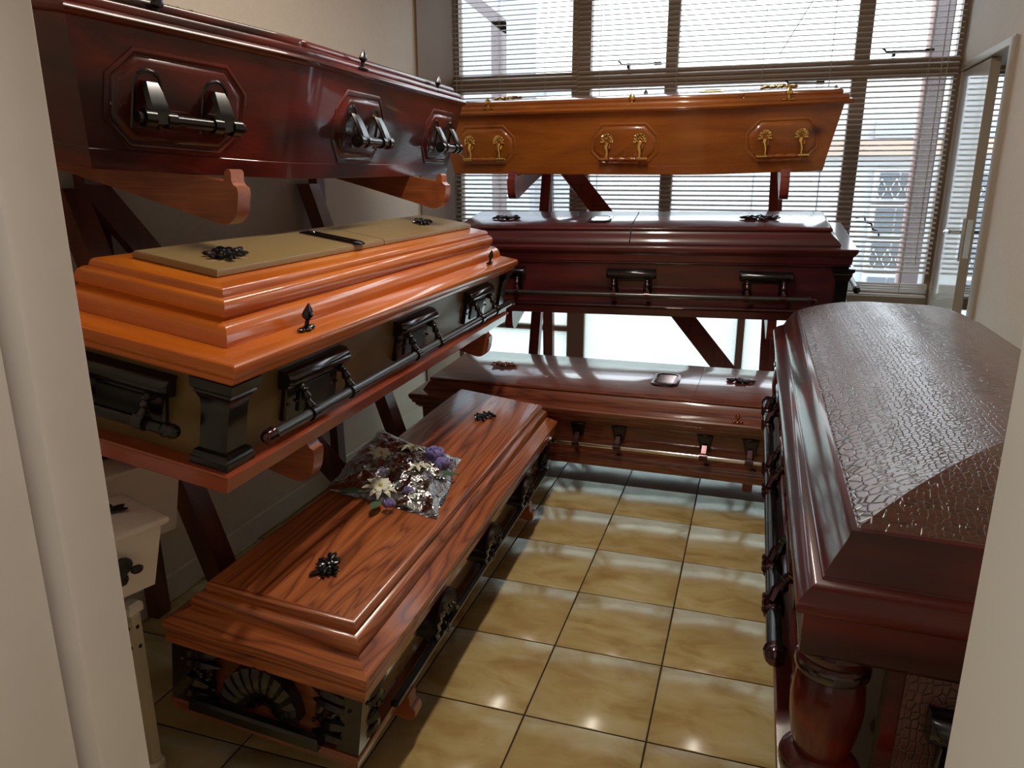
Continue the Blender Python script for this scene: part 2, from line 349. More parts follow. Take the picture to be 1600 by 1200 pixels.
def screw(par, a, b, c, m='black', s=1.0, yaw=0):
    g = G(Matrix.Translation((a, b, c)) @ Matrix.Rotation(yaw, 4, 'Z') @ Matrix.Scale(s, 4))
    g.lathe([(.008, 0), (.009, .004), (.004, .008), (.0035, .018), (.006, .02)], seg=10)
    g.ell((-.016, 0, .004), (.010, .006, .004), None, 8, 5); g.ell((.016, 0, .004), (.010, .006, .004), None, 8, 5)
    g.loft([[(w_*math.cos(q), .6*w_*math.sin(q), z) for q in [2*PI*k/8 for k in range(8)]] for w_, z in ((.003, .018), (.012, .023), (.0135, .028), (.009, .037), (.0015, .047))])
    return g.build('lid_screw', m, par)
def plate(par, a, b, c, la, lb, m='black', m2=None, T=None):
    X = Matrix.Translation((a, b, c)) if T is None else T
    g = G(X); r = lambda x, y, z, k=.25: [(-x, -y+y*k, z), (-x+y*k, -y, z), (x-y*k, -y, z), (x, -y+y*k, z), (x, y-y*k, z), (x-y*k, y, z), (-x+y*k, y, z), (-x, y-y*k, z)]
    g.loft([r(la, lb, 0), r(la, lb, .003), r(la*.9, lb*.9, .007), r(la*.76, lb*.72, .007), r(la*.72, lb*.68, .004)])
    o = g.build('name_plate', m, par)
    if m2:
        g = G(X); g.loft([r(la*.6, lb*.55, .003, .05), r(la*.6, lb*.55, .0058, .05)]); g.build('plate_inlay', m2, o)
    return o
def bracket(par, u, w_, z0, z1, zb, T, m='black', m2='black_matt', ob=.055, armm='black_bead'):
    g = G(T); h = z1-z0
    # shaped back plate: a rolled head, waisted sides
    def sec(o, k): return [(u-w_*.5*k, o, z1), (u-w_*.47*k, o, z1-h*.30), (u-w_*.42*k, o, z1-h*.42), (u-w_*.43*k, o, z0), (u+w_*.43*k, o, z0), (u+w_*.42*k, o, z1-h*.42), (u+w_*.47*k, o, z1-h*.30), (u+w_*.5*k, o, z1)]
    g.loft([sec(0, 1), sec(.010, 1), sec(.014, .96)])
    n = 10
    g.loft([[(u+sx, .013+.028*math.sin(q)*k, z1-h*.17+h*.17*math.cos(q)) for q in [PI*j/n for j in range(n+1)]]+[(u+sx, .004, z1-h*.34), (u+sx, .004, z1)] for sx, k in ((-w_*.5, .7), (-w_*.46, 1), (w_*.46, 1), (w_*.5, .7))])
    o = g.build('handle_bracket', m, par)
    g = G(T); g.box((u-w_*.25, .012, z0+h*.08), (u+w_*.25, .019, z1-h*.42), .002); g.build('bracket_inlay', m2, o)
    for sg in (-1, 1):
        uu = u+sg*w_*.34; g = G(T); g.ell((uu, .028, z1-h*.34), (.013, .022, .012), None, 8, 5)
        top = Vector((uu, .040, z1-h*.36)); bot = Vector((uu, ob, zb+.004)); L = (bot-top).length
        g.lathe([(.006, -.004), (.010, 0), (.011, L*.06), (.007, L*.12), (.010, L*.24), (.012, L*.36), (.0075, L*.5), (.009, L*.62), (.0135, L*.8), (.012, L*.9), (.009, L*1.05)], top, bot-top, 10)
        g.cyl((uu-.012, ob, zb), (uu+.012, ob, zb), .0175, seg=12); g.ell((uu-.017, .017, z0+h*.32), (.004, .004, .004), None, 6, 4); g.ell((uu+.017, .017, z0+h*.32), (.004, .004, .004), None, 6, 4)
        g.build('bracket_arm', armm, o)
    return o
def long_bar(par, u0, u1, zb, T, ob=.055, r=.0125, m='bar', endm='bronze', name='handle_bar'):
    g = G(T); g.cyl((u0, ob, zb), (u1, ob, zb), r, seg=14); o = g.build(name, m, par)
    for e, sg in ((u0, -1), (u1, 1)):
        g = G(T); g.lathe([(r*1.15, 0), (r*1.35, .006), (r*1.15, .012), (r*1.3, .02), (r*1.1, .03), (r*.5, .037), (.0005, .038)], (e, ob, zb), (sg, 0, 0), 12); g.build('bar_end_cap', endm, o)
    return o
def hump(par, u, zc, T, m='black_bead'):
    """peacock-tail shell bracket: a domed ribbed fan with beads along its rim"""
    g = G(T); n = 22; cols = 8; rg = []
    for i in range(cols+1):
        t_ = i/cols; row = []
        for j in range(n+1):
            an = PI*(.02+.96*j/n); rr = .012+.078*t_; rib = .004*math.cos(j*PI)*t_
            row.append((u-rr*1.05*math.cos(an), .030+.032*math.sin(t_*PI*.62)+rib, zc-.035+rr*1.25*math.sin(an)*(.9+.1*t_)))
        rg.append(row)
    back = [[(p[0], 0.0, p[2]) for p in rg[-1]], [(p[0], 0.0, p[2]) for p in rg[0]]]
    g.loft(rg+back+[rg[0]], cap0=False, cap1=False, closed=False)
    for j in range(0, n+1, 2):
        an = PI*(.02+.96*j/n); g.ell((u-.088*math.cos(an), .052, zc-.035+.106*math.sin(an)), (.007, .007, .007), None, 6, 4)
    for j in range(1, n, 3):
        an = PI*(.02+.96*j/n); g.ell((u-.055*math.cos(an), .066, zc-.035+.07*math.sin(an)), (.005, .005, .006), None, 6, 4)
    o = g.build('shell_bracket', m, par)
    g = G(T)
    for q in (-1, 1):
        g.tube([(u+q*.085, .03, zc-.03), (u+q*.07, .045, zc-.055), (u+q*.035, .052, zc-.05), (u+q*.03, .05, zc-.035), (u+q*.05, .048, zc-.03)], [.006, .008, .009, .006, .004], 8)
    g.ell((u, .055, zc-.045), (.03, .016, .018), None, 10, 6); g.build('shell_scroll', 'black', o)
    return o
def fold_handle(par, u, zc, T, sp=.167):
    """pair of round-topped brackets with folding arms and one short bar"""
    zb = zc-.040; o0 = None
    g = G(T); g.cyl((u-sp/2-.03, .055, zb), (u+sp/2+.03,   .055, zb), .0135, seg=12)
    for sg in (-1, 1):
        g.cyl((u+sg*(sp/2+.012), .055, zb), (u+sg*(sp/2+.036), .055, zb), .0195, seg=12); g.cyl((u+sg*(sp/2+.036), .055, zb), (u+sg*(sp/2+.048), .055, zb), .012, seg=10)
        g.cyl((u+sg*(sp/2-.036), .055, zb), (u+sg*(sp/2-.014), .055, zb), .0185, seg=12)
    o = g.build('handle_bar', 'black', par)
    for sg in (-1, 1):
        uu = u+sg*sp/2; g = G(T)
        def tomb(k, o_): return [(uu-.036*k, o_, zc-.068)]+[(uu-.036*k*math.cos(q), o_, zc+.022+.034*k*math.sin(q)) for q in [PI*j/8 for j in range(9)]]+[(uu+.036*k, o_, zc-.068)]
        g.loft([tomb(1, 0), tomb(1, .007), tomb(.88, .012), tomb(.78, .012), tomb(.74, .008)])
        g.loft([[(uu+x*k, oo+t_, z) for x, t_ in ((-.025, 0), (-.018, .009), (.018, .009), (.025, 0), (.02, -.006), (-.02, -.006))] for z, oo, k in ((zc+.030, .016, .7), (zc+.014, .030, .9), (zc-.008, .046, 1), (zc-.026, .058, 1.05), (zc-.046, .062, .95))])
        g.ell((uu-.017, .011, zc-.058), (.004, .004, .004), None, 6, 4); g.ell((uu+.017, .011, zc-.058), (.004, .004, .004), None, 6, 4)
        g.build('handle_bracket', 'black', par)
    return o
def gold_handle(par, u, zc, T, sp=.16):
    zb = zc-.075
    g = G(T); n = 24; prof = [(.009+.0022*math.sin(i*PI*2*2.5/n+PI/2), i*(sp-.03)/n) for i in range(n+1)]
    g.lathe(prof, (u-sp/2+.015, .03, zb), (1, 0, 0), 12); bar = g.build('handle_grip', 'pine', par)
    for sg in (-1, 1):
        uu = u+sg*sp/2; g = G(T); rw = []
        for i in range(6):
            t_ = i/5; row = []
            for j in range(19):
                an = math.radians(-25+230*j/18); rr = .005+.026*t_
                row.append((uu-rr*math.cos(an), .006+.008*math.sin(t_*PI*.7)+(.0022*t_ if j % 2 else -.0012*t_), zc+.006+rr*1.1*math.sin(an)*(1+.06*(j % 2)*t_)))
            rw.append(row)
        g.loft(rw+[[(p[0], 0, p[2]) for p in rw[-1]], [(p[0], 0, p[2]) for p in rw[0]], rw[0]], cap0=False, cap1=False, closed=False)
        g.tube([(uu, .012, zc-.002), (uu-.004, .022, zc-.022), (uu+.002, .028, zc-.045), (uu, .030, zb+.012), (uu, .030, zb-.004)], [.009, .008, .006, .007, .009], 8)
        g.tube([(uu+.014, .012, zc-.012), (uu+.012, .022, zc-.026), (uu+.004, .022, zc-.034)], [.003, .005, .003], 6)
        g.cyl((uu-sg*.012, .03, zb), (uu+sg*.034, .03, zb), .0105, seg=12); g.ell((uu+sg*.036, .03, zb), (.004, .009, .009), None, 8, 5)
        g.build('shell_bracket', 'gold', par)
    return bar
def taper_bracket(par, u, z1, zb, T, m='bronze'):
    g = G(T); h = z1-zb
    def sec(o, k, dz=0): return [(u-.036*k, o, z1-dz), (u-.030*k, o, z1-h*.3), (u-.023*k, o, z1-h*.62), (u-.023*k, o, z1-h*.72), (u+.023*k, o, z1-h*.72), (u+.023*k, o, z1-h*.62), (u+.030*k, o, z1-h*.3), (u+.036*k, o, z1-dz)]
    g.loft([sec(0, 1), sec(.010, 1), sec(.016, .88, .003), sec(.016, .74, .012), sec(.011, .70, .014)])
    g.ell((u, .010, z1-.003), (.036, .012, .008), None, 12, 6)
    g.ell((u-.017, .016, z1-h*.66), (.005, .005, .005), None, 6, 4); g.ell((u+.017, .016, z1-h*.66), (.005, .005, .005), None, 6, 4)
    o = g.build('handle_bracket', 'black_bead', par)
    g = G(T); g.loft([[(u+x, oo+t_, z) for x, t_ in ((-.010, 0), (.010, 0), (.010, .010), (-.010, .010))] for z, oo in ((z1-h*.5, .012), (z1-h*.62, .024), (zb+.02, .042), (zb, .048))])
    g.cyl((u-.017, .045, zb), (u+.017, .045, zb), .0175, seg=12); g.build('bracket_arm', m, o)
    return o
def lid_profile(W, pts, steps=4):
    return pts
def arc(p0, p1, bulge, n=5):
    """quarter-ish curve between two (d, z) points"""
    (d0, z0), (d1, z1) = p0, p1; out = []
    for i in range(n+1):
        t_ = i/n; nx, nz = (z1-z0), -(d1-d0); k = bulge*4*t_*(1-t_)
        out.append((d0+(d1-d0)*t_+nx*k, z0+(z1-z0)*t_+nz*k))
    return out

# ================================================================== SETTING
YB = 1.25; XL = -1.01; XR = 1.74; YF = -2.75
T_ = .33
g = G(); g.box((-1.6, -6.2, -.12), (3.2, YB+.02, -.0045)); floor = struct('floor', g, 'grout', 'beige ceramic tiled floor with dark grout lines')
g = G(); g.box((.0022, .0022, -.004), (T_-.0022, T_-.0022, 0), .0018)
tile0 = g.build('tile', 'tile', floor, sharp=60); tile_mesh = tile0.data; tile0.location = (0, -T_, 0)
mesh_reflection = tile_mesh.copy(); mesh_reflection.materials.clear(); mesh_reflection.materials.append(M['tile_reflection'])
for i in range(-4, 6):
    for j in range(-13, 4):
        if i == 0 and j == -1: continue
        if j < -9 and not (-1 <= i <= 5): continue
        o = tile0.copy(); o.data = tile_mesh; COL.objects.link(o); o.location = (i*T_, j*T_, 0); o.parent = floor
        if j >= 0: o.data = mesh_reflection; o['label'] = 'glazed tile with a pale reflection painted in'
g = G(); g.box((-1.4, -6.2, 2.72), (3.2, YB+.12, 2.85)); struct('ceiling', g, 'ceiling')
g = G(); g.box((XL-.12, YF, 0), (XL, YB+.12, 2.72)); struct('wall_left', g, 'cream_wall', 'cream painted wall behind the left rack')
g = G(); g.box((XL-.001, YF, 0), (XL+.014, YB, .09), .003); struct('baseboard_left', g, 'cream_wall')
g = G(); g.box((XL-.1, YB, 0), (-1.005, YB+.12, 2.72)); g.box((-1.005, YB, 2.6), (3.1, YB+.12, 2.72)); g.box((XR+.0, YB, 0), (XR+.12, YB+.12, 2.6)); struct('wall_back', g, 'cream_wall')
DZ = 1.92
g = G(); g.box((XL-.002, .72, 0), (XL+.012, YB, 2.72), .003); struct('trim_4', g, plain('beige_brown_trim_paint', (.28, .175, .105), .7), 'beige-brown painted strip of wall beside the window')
g = G(); g.box((XR, YF, 0), (XR+.12, .36, 2.72)); g.box((XR, .36, DZ), (XR+.12, YB, 2.72)); struct('wall_right', g, 'cream_wall', 'cream painted wall on the right around the door')
g = G(); g.box((XL-.12, YF-.12, 0), (.13, YF, 2.72)); g.box((1.065, YF-.12, 0), (3.1, YF, 2.72)); g.box((.13, YF-.12, 2.06), (1.065, YF, 2.72)); struct('wall_front', g, 'cream_wall')
g = G(); g.box((3.0, YF, 0), (3.1, YB, 2.72)); struct('wall_side_room', g, 'cream_wall')
g = G(); g.box((-1.4, -6.2, 0), (-1.3, YF-.12, 2.72)); g.box((3.0, -6.2, 0), (3.1, YF-.12, 2.72)); g.box((-1.4, -6.3, 0), (3.1, -6.2, 2.72)); struct('wall_corridor', g, 'cream_wall')
# door lining in the near doorway
g = G()
g.prism([(.120, YF-.30), (.160, YF-.30), (.172, YF-.115), (.172, YF-.060), (.155, YF-.058), (.155, YF-.050), (.190, YF-.048), (.192, YF-.044), (.192, YF+.012), (.186, YF+.018), (.120, YF+.018)], 0, 2.06, 'z')
struct('trim_1', g, 'jamb', 'off-white left door jamb with a dark groove in the foreground')
g = G(); g.prism([(1.06, YF-.30), (1.018, YF-.30), (1.010, YF-.10), (1.002, YF+.008), (1.008, YF+.014), (1.06, YF+.014)], 0, 2.06, 'z')
struct('trim_2', g, 'jamb_right', 'light grey right door jamb in the foreground')
g = G(); g.box((.13, YF-.2, 2.04), (1.07, YF+.015, 2.10), .004); struct('trim_3', g, 'jamb')

# ------------------------------------------------------------------ window wall
win = holder('window_1', 'tall taupe framed window across the back wall')
FY0, FY1 = YB+.02, YB+.09
def bar_(name, x0, z0, x1, z1, y0=FY0, y1=FY1, par=win, m='winframe'):
    g = G(); g.box((x0, y0, z0), (x1, y1, z1), .006); return g.build(name, m, par)
WX0, WX1 = -1.005, XR
bar_('frame_side', WX0, 0, WX0+.03, 2.6); bar_('frame_side', WX1-.03, .0, WX1, 2.6)
bar_('mullion', -.275, 0, -.165, 2.6); bar_('mullion', .262, .78, .33, 2.6); bar_('mullion', 1.235, .78, 1.31, 2.6); bar_('mullion', .758, 0, .80, .72)
bar_('transom', WX0, 1.90, WX1, 1.99, FY0-.004, FY1+.002); bar_('transom', WX0, .71, WX1, .79, FY0-.004, FY1+.002); bar_('transom', WX0, 2.55, WX1, 2.6, FY0-.003, FY1+.001); bar_('sill', WX0, 0, WX1, .06, FY0-.003, FY1+.001)
bar_('transom', WX0, .455, -.275, .49)
def pane(x0, z0, x1, z1, m='glass'):
    g = G(); g.box((x0, YB+.05, z0), (x1, YB+.056, z1)); return g.build('glass_pane', m, win)
xs = [WX0+.03, -.275, -.165, .262, .33, 1.235, 1.31, WX1-.03]
for k in range(0, 8, 2):
    pane(xs[k], 1.99, xs[k+1], 2.55); pane(xs[k], .79, xs[k+1], 1.90)
for x0, x1, z0, z1 in ((WX0+.03, -.275, .06, .455), (WX0+.03, -.275, .49, .71), (-.165, .758, .06, .71), (.80, WX1-.03, .06, .71)): pane(x0, z0, x1, z1, 'wired')
def latch(x0, x1, z):
    g = G(); g.tube([(x0, YB, z+.02), (x0+.012, YB-.008, z+.012), (x0+.02, YB-.01, z), (x1, YB-.004, z)], [.004, .005, .006, .005], 8); g.box((x0+.05, YB-.012, z-.02), (x0+.065, YB+.03, z+.006)); g.box((x1-.04, YB-.012, z-.006), (x1, YB+.03, z+.008))
    return g.build('window_stay', 'black_matt', win)
latch(1.36, 1.60, 2.02); latch(.0, .24, 2.015); latch(.9, 1.1, 1.885)
g = G(); g.tube([(1.33, YB, 1.19), (1.37, YB-.01, 1.20), (1.38, YB-.01, 1.17), (1.41, YB-.01, 1.16), (1.42, YB-.01, 1.13), (1.45, YB-.01, 1.12), (1.455, YB-.01, 1.09)], .005, 8); g.build('window_handle', 'black_matt', win)
# side-room window behind the door
win2 = holder('window_2', 'window of the side room seen through the door gap')
bar_('frame_side', XR+.12, 0, XR+.16, 2.6, par=win2); bar_('frame_side', 2.9, 0, 3.0, 2.6, par=win2); bar_('transom', XR+.12, .71, 2.95, .79, par=win2); bar_('transom', XR+.12, 1.90, 2.95, 1.99, par=win2)
g = G(); g.box((XR+.16, YB+.05, 0), (2.9, YB+.056, 2.6)); g.build('glass_pane', 'glass', win2)

# ------------------------------------------------------------------ venetian blinds
def blind(x0, x1, z0, z1, label, cords, wand=None, yb=YB-.035):
    bl = thing('venetian_blind', label, 'blind', ((x0+x1)/2, yb, z0))
    w2 = (x1-x0)/2; pitch = .0262; n = int((z1-z0)/pitch)
    prof = []
    tl = math.radians(22)
    for j in range(6):
        t_ = (j/5-.5); yy = t_*.0255; zz = .0016*(1-(2*t_)**2); prof.append((yy*math.cos(tl)-zz*math.sin(tl), yy*math.sin(tl)+zz*math.cos(tl)))
    poly = prof+[(y, z-.0006) for y, z in reversed(prof)]
    g = G(); g.prism(poly, -w2, w2, 'x'); s0 = g.build('slat', 'slat', bl); s0.location = (0, 0, .03)
    for k in range(1, n):
        s = s0.copy(); COL.objects.link(s); s.location = (0, 0, .03+k*pitch if k > 3 else .03+k*.013); s.parent = bl
    g = G(); g.box((-w2, -.013, 0), (w2, .013, .014), .003); g.build('bottom_rail', 'slat', bl)
    g = G(); g.box((-w2, -.02, z1-z0-.01), (w2, .02, z1-z0+.03), .003); g.build('head_rail', 'slat', bl)
    for c in cords:
        g = G()
        for dy in (-.0135, .0135): g.cyl((c-(x0+x1)/2, dy, .01), (c-(x0+x1)/2, dy, z1-z0), .0009, seg=5)
        g.cyl((c-(x0+x1)/2+.004, 0, .01), (c-(x0+x1)/2+.004, 0, z1-z0), .0011, seg=5)
        g.build('ladder_cord', 'cord', bl)
    if wand:
        for wa in wand:
            g = G(); g.tube([(q[0]-(x0+x1)/2, q[1]-yb, q[2]-z0) for q in wa], .0022, 6); g.build('pull_cord', 'cord', bl)
    return bl
blind(-.992, -.232, .78, 2.56, 'narrow ivory venetian blind at the left end of the window', (-.94, -.70, -.42), [[(-.965, YB-.06, 2.5), (-.96, YB-.06, 1.2)]])
blind(-.222, 1.715, .775, 2.56, 'wide ivory venetian blind over the middle and right of the window', (-.10, .33, .78, 1.12, 1.58), [[(1.10, YB-.06, 2.45), (.86, YB-.06, 2.02)], [(1.63, YB-.06, 2.5), (1.64, YB-.06, .95)], [(1.66, YB-.06, 2.5), (1.66, YB-.06, 1.1)]])
blind(XR+.14, 2.85, .78, 2.56, 'venetian blind in the side room seen through the door gap', (2.05, 2.5))

# ------------------------------------------------------------------ right door
d = holder('door_1', 'cream gloss door standing ajar beside the window')
g = G(); g.box((XR+.004, .735, .008), (XR+.046, YB-.012, DZ-.008), .002); g.build('door_leaf', 'door', d)
g = G(); g.box((XR+.005, .7335, .008), (XR+.045, .736, DZ-.008)); g.build('door_edge', 'door_edge', d)
g = G(); g.box((XR+.012, .731, 1.035), (XR+.036, .734, 1.215), .001); g.box((XR+.018, .729, 1.10), (XR+.030, .7315, 1.125)); g.box((XR+.018, .7295, 1.16), (XR+.030, .7315, 1.18)); lp = g.build('lock_plate', 'chrome', d)
for sg, nm in ((-1, 'door_handle'), (1, 'door_handle')):
    g = G(); xx = XR+.004 if sg < 0 else XR+.046
    g.box((min(xx, xx+sg*.006), .755, 1.02), (max(xx, xx+sg*.006), .80, 1.22), .002); g.cyl((xx, .778, 1.155), (xx+sg*.05, .778, 1.155), .009); g.tube([(xx+sg*.05, .778, 1.155), (xx+sg*.055, .82, 1.158), (xx+sg*.052, .87, 1.150)], [.009, .010, .008], 10); g.build(nm, 'chrome', d)
g = G(); g.prism([(XR-.018, .345), (XR-.018, .385), (XR+.0, .392), (XR+.13, .392), (XR+.13, .36), (XR, .36), (XR, .325), (XR-.010, .328)], 0, DZ+.02, 'z'); g.build('door_frame', 'door_edge', d)
g = G(); g.box((XR-.008, .36, DZ-.004), (XR+.125, YB, DZ+.03), .003); g.build('door_frame', 'door_edge', d)

# ------------------------------------------------------------------ outside
ext = thing('neighbouring_building', 'white rendered building outside with barred windows and a tan ledge', 'building', (1.5, 5.2, 0))
def xb(name, lo, hi, m, par=ext, ch=0):
    g = G(Matrix.Translation((-1.5, -5.2, 0)) if par is ext else None); g.box(lo, hi, ch); return g.build(name, m, par)
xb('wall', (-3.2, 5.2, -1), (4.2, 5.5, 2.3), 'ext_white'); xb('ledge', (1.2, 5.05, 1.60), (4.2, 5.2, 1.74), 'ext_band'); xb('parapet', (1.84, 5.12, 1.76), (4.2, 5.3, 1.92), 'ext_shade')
for i, x0 in enumerate((1.88, 2.46)):
    for j, z0 in enumerate((1.16, .82, .48, .14)):
        fr = xb('window', (x0, 5.12, z0), (x0+.46, 5.2, z0+.31), 'ext_white')
        for q in range(2):
            for r_ in range(2):
                xb('pane', (x0+.05+q*.19, 5.10, z0+.03+r_*.13), (x0+.05+q*.19+.17, 5.118, z0+.03+r_*.13+.115), 'ext_glass', ext)
        g = G(Matrix.Translation((-1.5, -5.2, 0)))
        if j % 2 == 0:
            for q in range(3):
                for sg in (-1, 1): g.tube([(x0+.07+q*.13, 5.09, z0+.02), (x0+.07+q*.13+sg*.05, 5.09, z0+.12), (x0+.07+q*.13, 5.09, z0+.22)], .006, 5)
            g.build('window_grille', 'ext_white', ext)
pg = thing('carport_frame', 'grey steel post and sloping beam outside the left window pane', 'frame', (-1.1, 2.4, 0))
g = G(Matrix.Translation((1.1, -2.4, 0))); g.box((-1.15, 2.36, -1), (-1.06, 2.45, 2.5)); g.build('post', 'ext_post', pg)
g = G(Matrix.Translation((1.1, -2.4, 0))); g.loft([[(-1.06, 2.36, 2.42), (-1.06, 2.45, 2.42), (-1.06, 2.45, 2.52), (-1.06, 2.36, 2.52)], [(-1.45, 2.36, 2.72), (-1.45, 2.45, 2.72), (-1.45, 2.45, 2.82), (-1.45, 2.36, 2.82)]]); g.build('beam', 'ext_post', pg)
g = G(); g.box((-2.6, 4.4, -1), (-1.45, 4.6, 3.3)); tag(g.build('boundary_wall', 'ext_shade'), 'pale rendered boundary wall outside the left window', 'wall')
g = G(); g.box((1.785, 2.36, -1), (1.88, 2.46, 3.0)); o = g.build('steel_column', 'ext_post'); tag(o, 'dark grey column outside the right window panes', 'column')
g = G(); g.cyl((1.765, 2.40, -1), (1.765, 2.40, 3.0), .018); g.build('drain_pipe', 'ext_pink', o)
g = G(); g.box((-8, 1.4, -1.15), (9, 14, -1)); struct('ground', g, 'ext_ground')

# ================================================================== RACKS
def post(name, par, x, y0, x2, y2, z0, z2, wx, wy, m):
    """leaning timber: foot centre (x,y0,z0) to head centre (x2,y2,z2)"""
    g = G(); g.loft([[(cx-wx/2, cy-wy/2, z), (cx+wx/2, cy-wy/2, z), (cx+wx/2, cy+wy/2, z), (cx-wx/2, cy+wy/2, z)] for cx, cy, z in ((x, y0, z0), (x2, y2, z2))])
    return g.build(name, m, par)
def arm(par, T, length, t=.045, m='arm', h0=.13, h1=.04, lip=.03):
    """cantilever arm: local x runs outward to the tip, z up; rounded nose with an end stop"""
    rr = min(.05, h0*.45)
    p = [(0, 0), (0, -h1), (length*.5, -h1-(h0-h1)*.5), (length-rr-.03, -h0+.004)]+[(length-rr+rr*math.sin(q), -h0+rr-rr*math.cos(q)) for q in [math.radians(d_) for d_ in (-12, 10, 30, 50, 70, 90)]]
    p += [(length, -.020), (length-.004, -.008), (length-.014, -.004), (length-.020, .004), (length-.022, lip*.75), (length-.027, lip*.95), (length-.035, lip*.95), (length-.040, lip*.7), (length-.042, 0)]
    g = G(T); g.prism(p, -t/2, t/2, 'y'); return g.build('arm', m, par)
def rescale(F, k):
    e = Vector((0.8283, -3.3124, 1.4136)); p = e+(F.translation-e)*k
    return Matrix.Translation(p) @ F.to_3x3().to_4x4() @ Matrix.Scale(k, 4)
FR = dict(ML=frame('L', -.1502, -2.1474, .7903, .0276, .1689, -.0008), BL=rescale(frame('L', .0311, -2.0218, .0595, .0347, .1219, -.0072), .95),
          BB=frame('B', -.6773, -.1403, .1441, -.0467, .0633, .0113), BM=frame('B', -.6732, .137, .7693, .0439, .1334, .0116),
          TB=frame('B', -.7834, .3975, 1.403, .0121, .1295, .0064), TL=frame('L', -.3608, -2.0843, 1.4053, -.0266, .1566, -.0072),
          CR=rescale(frame('L', .9295, -2.2885, .3601, .0018, .0168, -.004), .98))
def arm_at(par, key, a, reach, tip=.03, m='arm', h0=.13, t=.045, dz=-.001, lip=.03):
    """arm lying flat under a coffin: tip sticks out in front of the front edge, root reaches back to the posts"""
    F = FR[key]; L = reach+tip
    X = F @ Matrix.Translation((a, reach, dz)) @ Matrix.Rotation(-PI/2, 4, 'Z')
    return arm(par, X, L, t, m, h0, lip=lip)
rk = thing('display_rack', 'dark timber coffin rack with sloping arms against the left wall', 'rack', (-.9, -1.0, 0))
rk_in = Matrix.Translation((.9, 1.0, 0))
class PG(G):
    pass
def rpost(par, inv, *a):
    o = post(*([a[0], par]+list(a[1:]))); o.matrix_parent_inverse = inv; return o
lx = lambda z: -.49-.34*z
for y in (-1.68, -.50):
    rpost(rk, rk_in, 'upright', lx(0), y, lx(1.38), y, 0, 1.38, .06, .075, 'rack')
    rpost(rk, rk_in, 'rear_leg', -.975, y+.13, -.975, y+.09, 0, 1.5, .04, .06, 'rack')
g = G()
def plank(g, A, B, w2, t, nrm):
    A = Vector(A); B = Vector(B); d_ = (B-A).normalized(); n_ = Vector(nrm).normalized(); s_ = d_.cross(n_).normalized()
    g.loft([[tuple(P+s_*w2+n_*t), tuple(P-s_*w2+n_*t), tuple(P-s_*w2-n_*t), tuple(P+s_*w2-n_*t)] for P in (A, B)])
plank(g, (lx(1.40)-.005, -1.60, 1.40), (lx(.15)-.05, -.84, .15), .050, .012, (1, 0, .34)); o = g.build('cross_brace', 'rack', rk); o.matrix_parent_inverse = rk_in
for key, aa, reach in (('TL', (.30, 1.46), .60), ('ML', (.33, 1.70), .60), ('BL', (.27, 1.545), .50)):
    for k, a in enumerate(aa):
        o = arm_at(rk, key, a, reach, tip=({'TL': .045, 'ML': .02, 'BL': .045}[key]), h0=(.10 if key != 'BL' else .045), dz=-.002); o.matrix_parent_inverse = rk_in
rb = thing('display_rack', 'reddish timber coffin rack with sloping arms in front of the window', 'rack', (.25, .7, 0))
rb_in = Matrix.Translation((-.25, -.7, 0))
ly = lambda z: .48+.385*z
rpost(rb, rb_in, 'upright', -.30, ly(0)+.02, -.36, ly(1.62)+.02, 0, 1.62, .055, .05, 'rack_back')
rpost(rb, rb_in, 'upright', .925, ly(0)+.02, .885, ly(1.62)+.02, 0, 1.62, .045, .05, 'rack_back')
rpost(rb, rb_in, 'rear_leg', -.35, 1.14, -.38, 1.14, 0, 1.62, .06, .05, 'rack_back'); rpost(rb, rb_in, 'rear_leg', .975, 1.14, .90, 1.14, 0, 1.62, .05, .05, 'rack_back')
g = G(); plank(g, (-.34, ly(1.55)+.06, 1.55), (.93, ly(.2)+.06, .2), .05, .014, (0, 1, -.385)); o = g.build('cross_brace', 'rack_back', rb); o.matrix_parent_inverse = rb_in
for key, aa, reach, mm in (('TB', (.42, 1.71), .66, 'rack_back'), ('BM', (.36, 1.60), .62, 'rack_back'), ('BB', (.30, 1.55), .62, 'rack_back')):
    for a in aa:
        o = arm_at(rb, key, a, reach, tip=.02 if key == 'TB' else -.04, m=mm, h0=.11 if key != 'BB' else .06, t=.04, dz=-.002 if key == 'TB' else -.006, lip=.03 if key == 'TB' else .0); o.matrix_parent_inverse = rb_in

# ================================================================== COFFINS
# ---- middle left: orange pine casket with gold top panel
c = thing('casket', 'orange pine casket with gold lid panel and black bar handles on the left rack', 'casket', mat=FR['ML'])
L, W = 1.9573, .544; fp = rect(L, W)
G().loft(rings(fp, [(.003, 0), (0, .004), (0, .034), (-.006, .038), (-.008, .041), (-.006, .045), (.012, .047)])).build('base_moulding', 'orange_red', c)
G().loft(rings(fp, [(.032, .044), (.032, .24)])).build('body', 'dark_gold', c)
rim = [(.014, .232), (.002, .234), (-.001, .238), (-.001, .247), (-.006, .251), (-.010, .258), (-.012, .268), (-.009, .277), (-.003, .281), (.02, .284), (.053, .2865)]
cove = [(.054, .287), (.0545, .291), (.057, .300), (.060, .308), (.064, .3145), (.070, .3205), (.077, .325), (.084, .3275)]
bead = [(.093, .329), (.092, .333)]+arc((.088, .336), (.091, .362), -.10, 6)+[(.098, .369), (.105, .371)]
G().loft(rings(fp, rim)).build('lid_rim', 'orange', c)
G().loft(rings(fp, [(.06, .28)]+cove+bead)).build('lid', 'orange', c)
G().loft(rings(fp, [(.105, .365), (.106, .372), (.107, .378)]+[(.109, .384), (.113, .388), (.118, .389), (.15, .392)])).build('lid_step', 'orange', c)
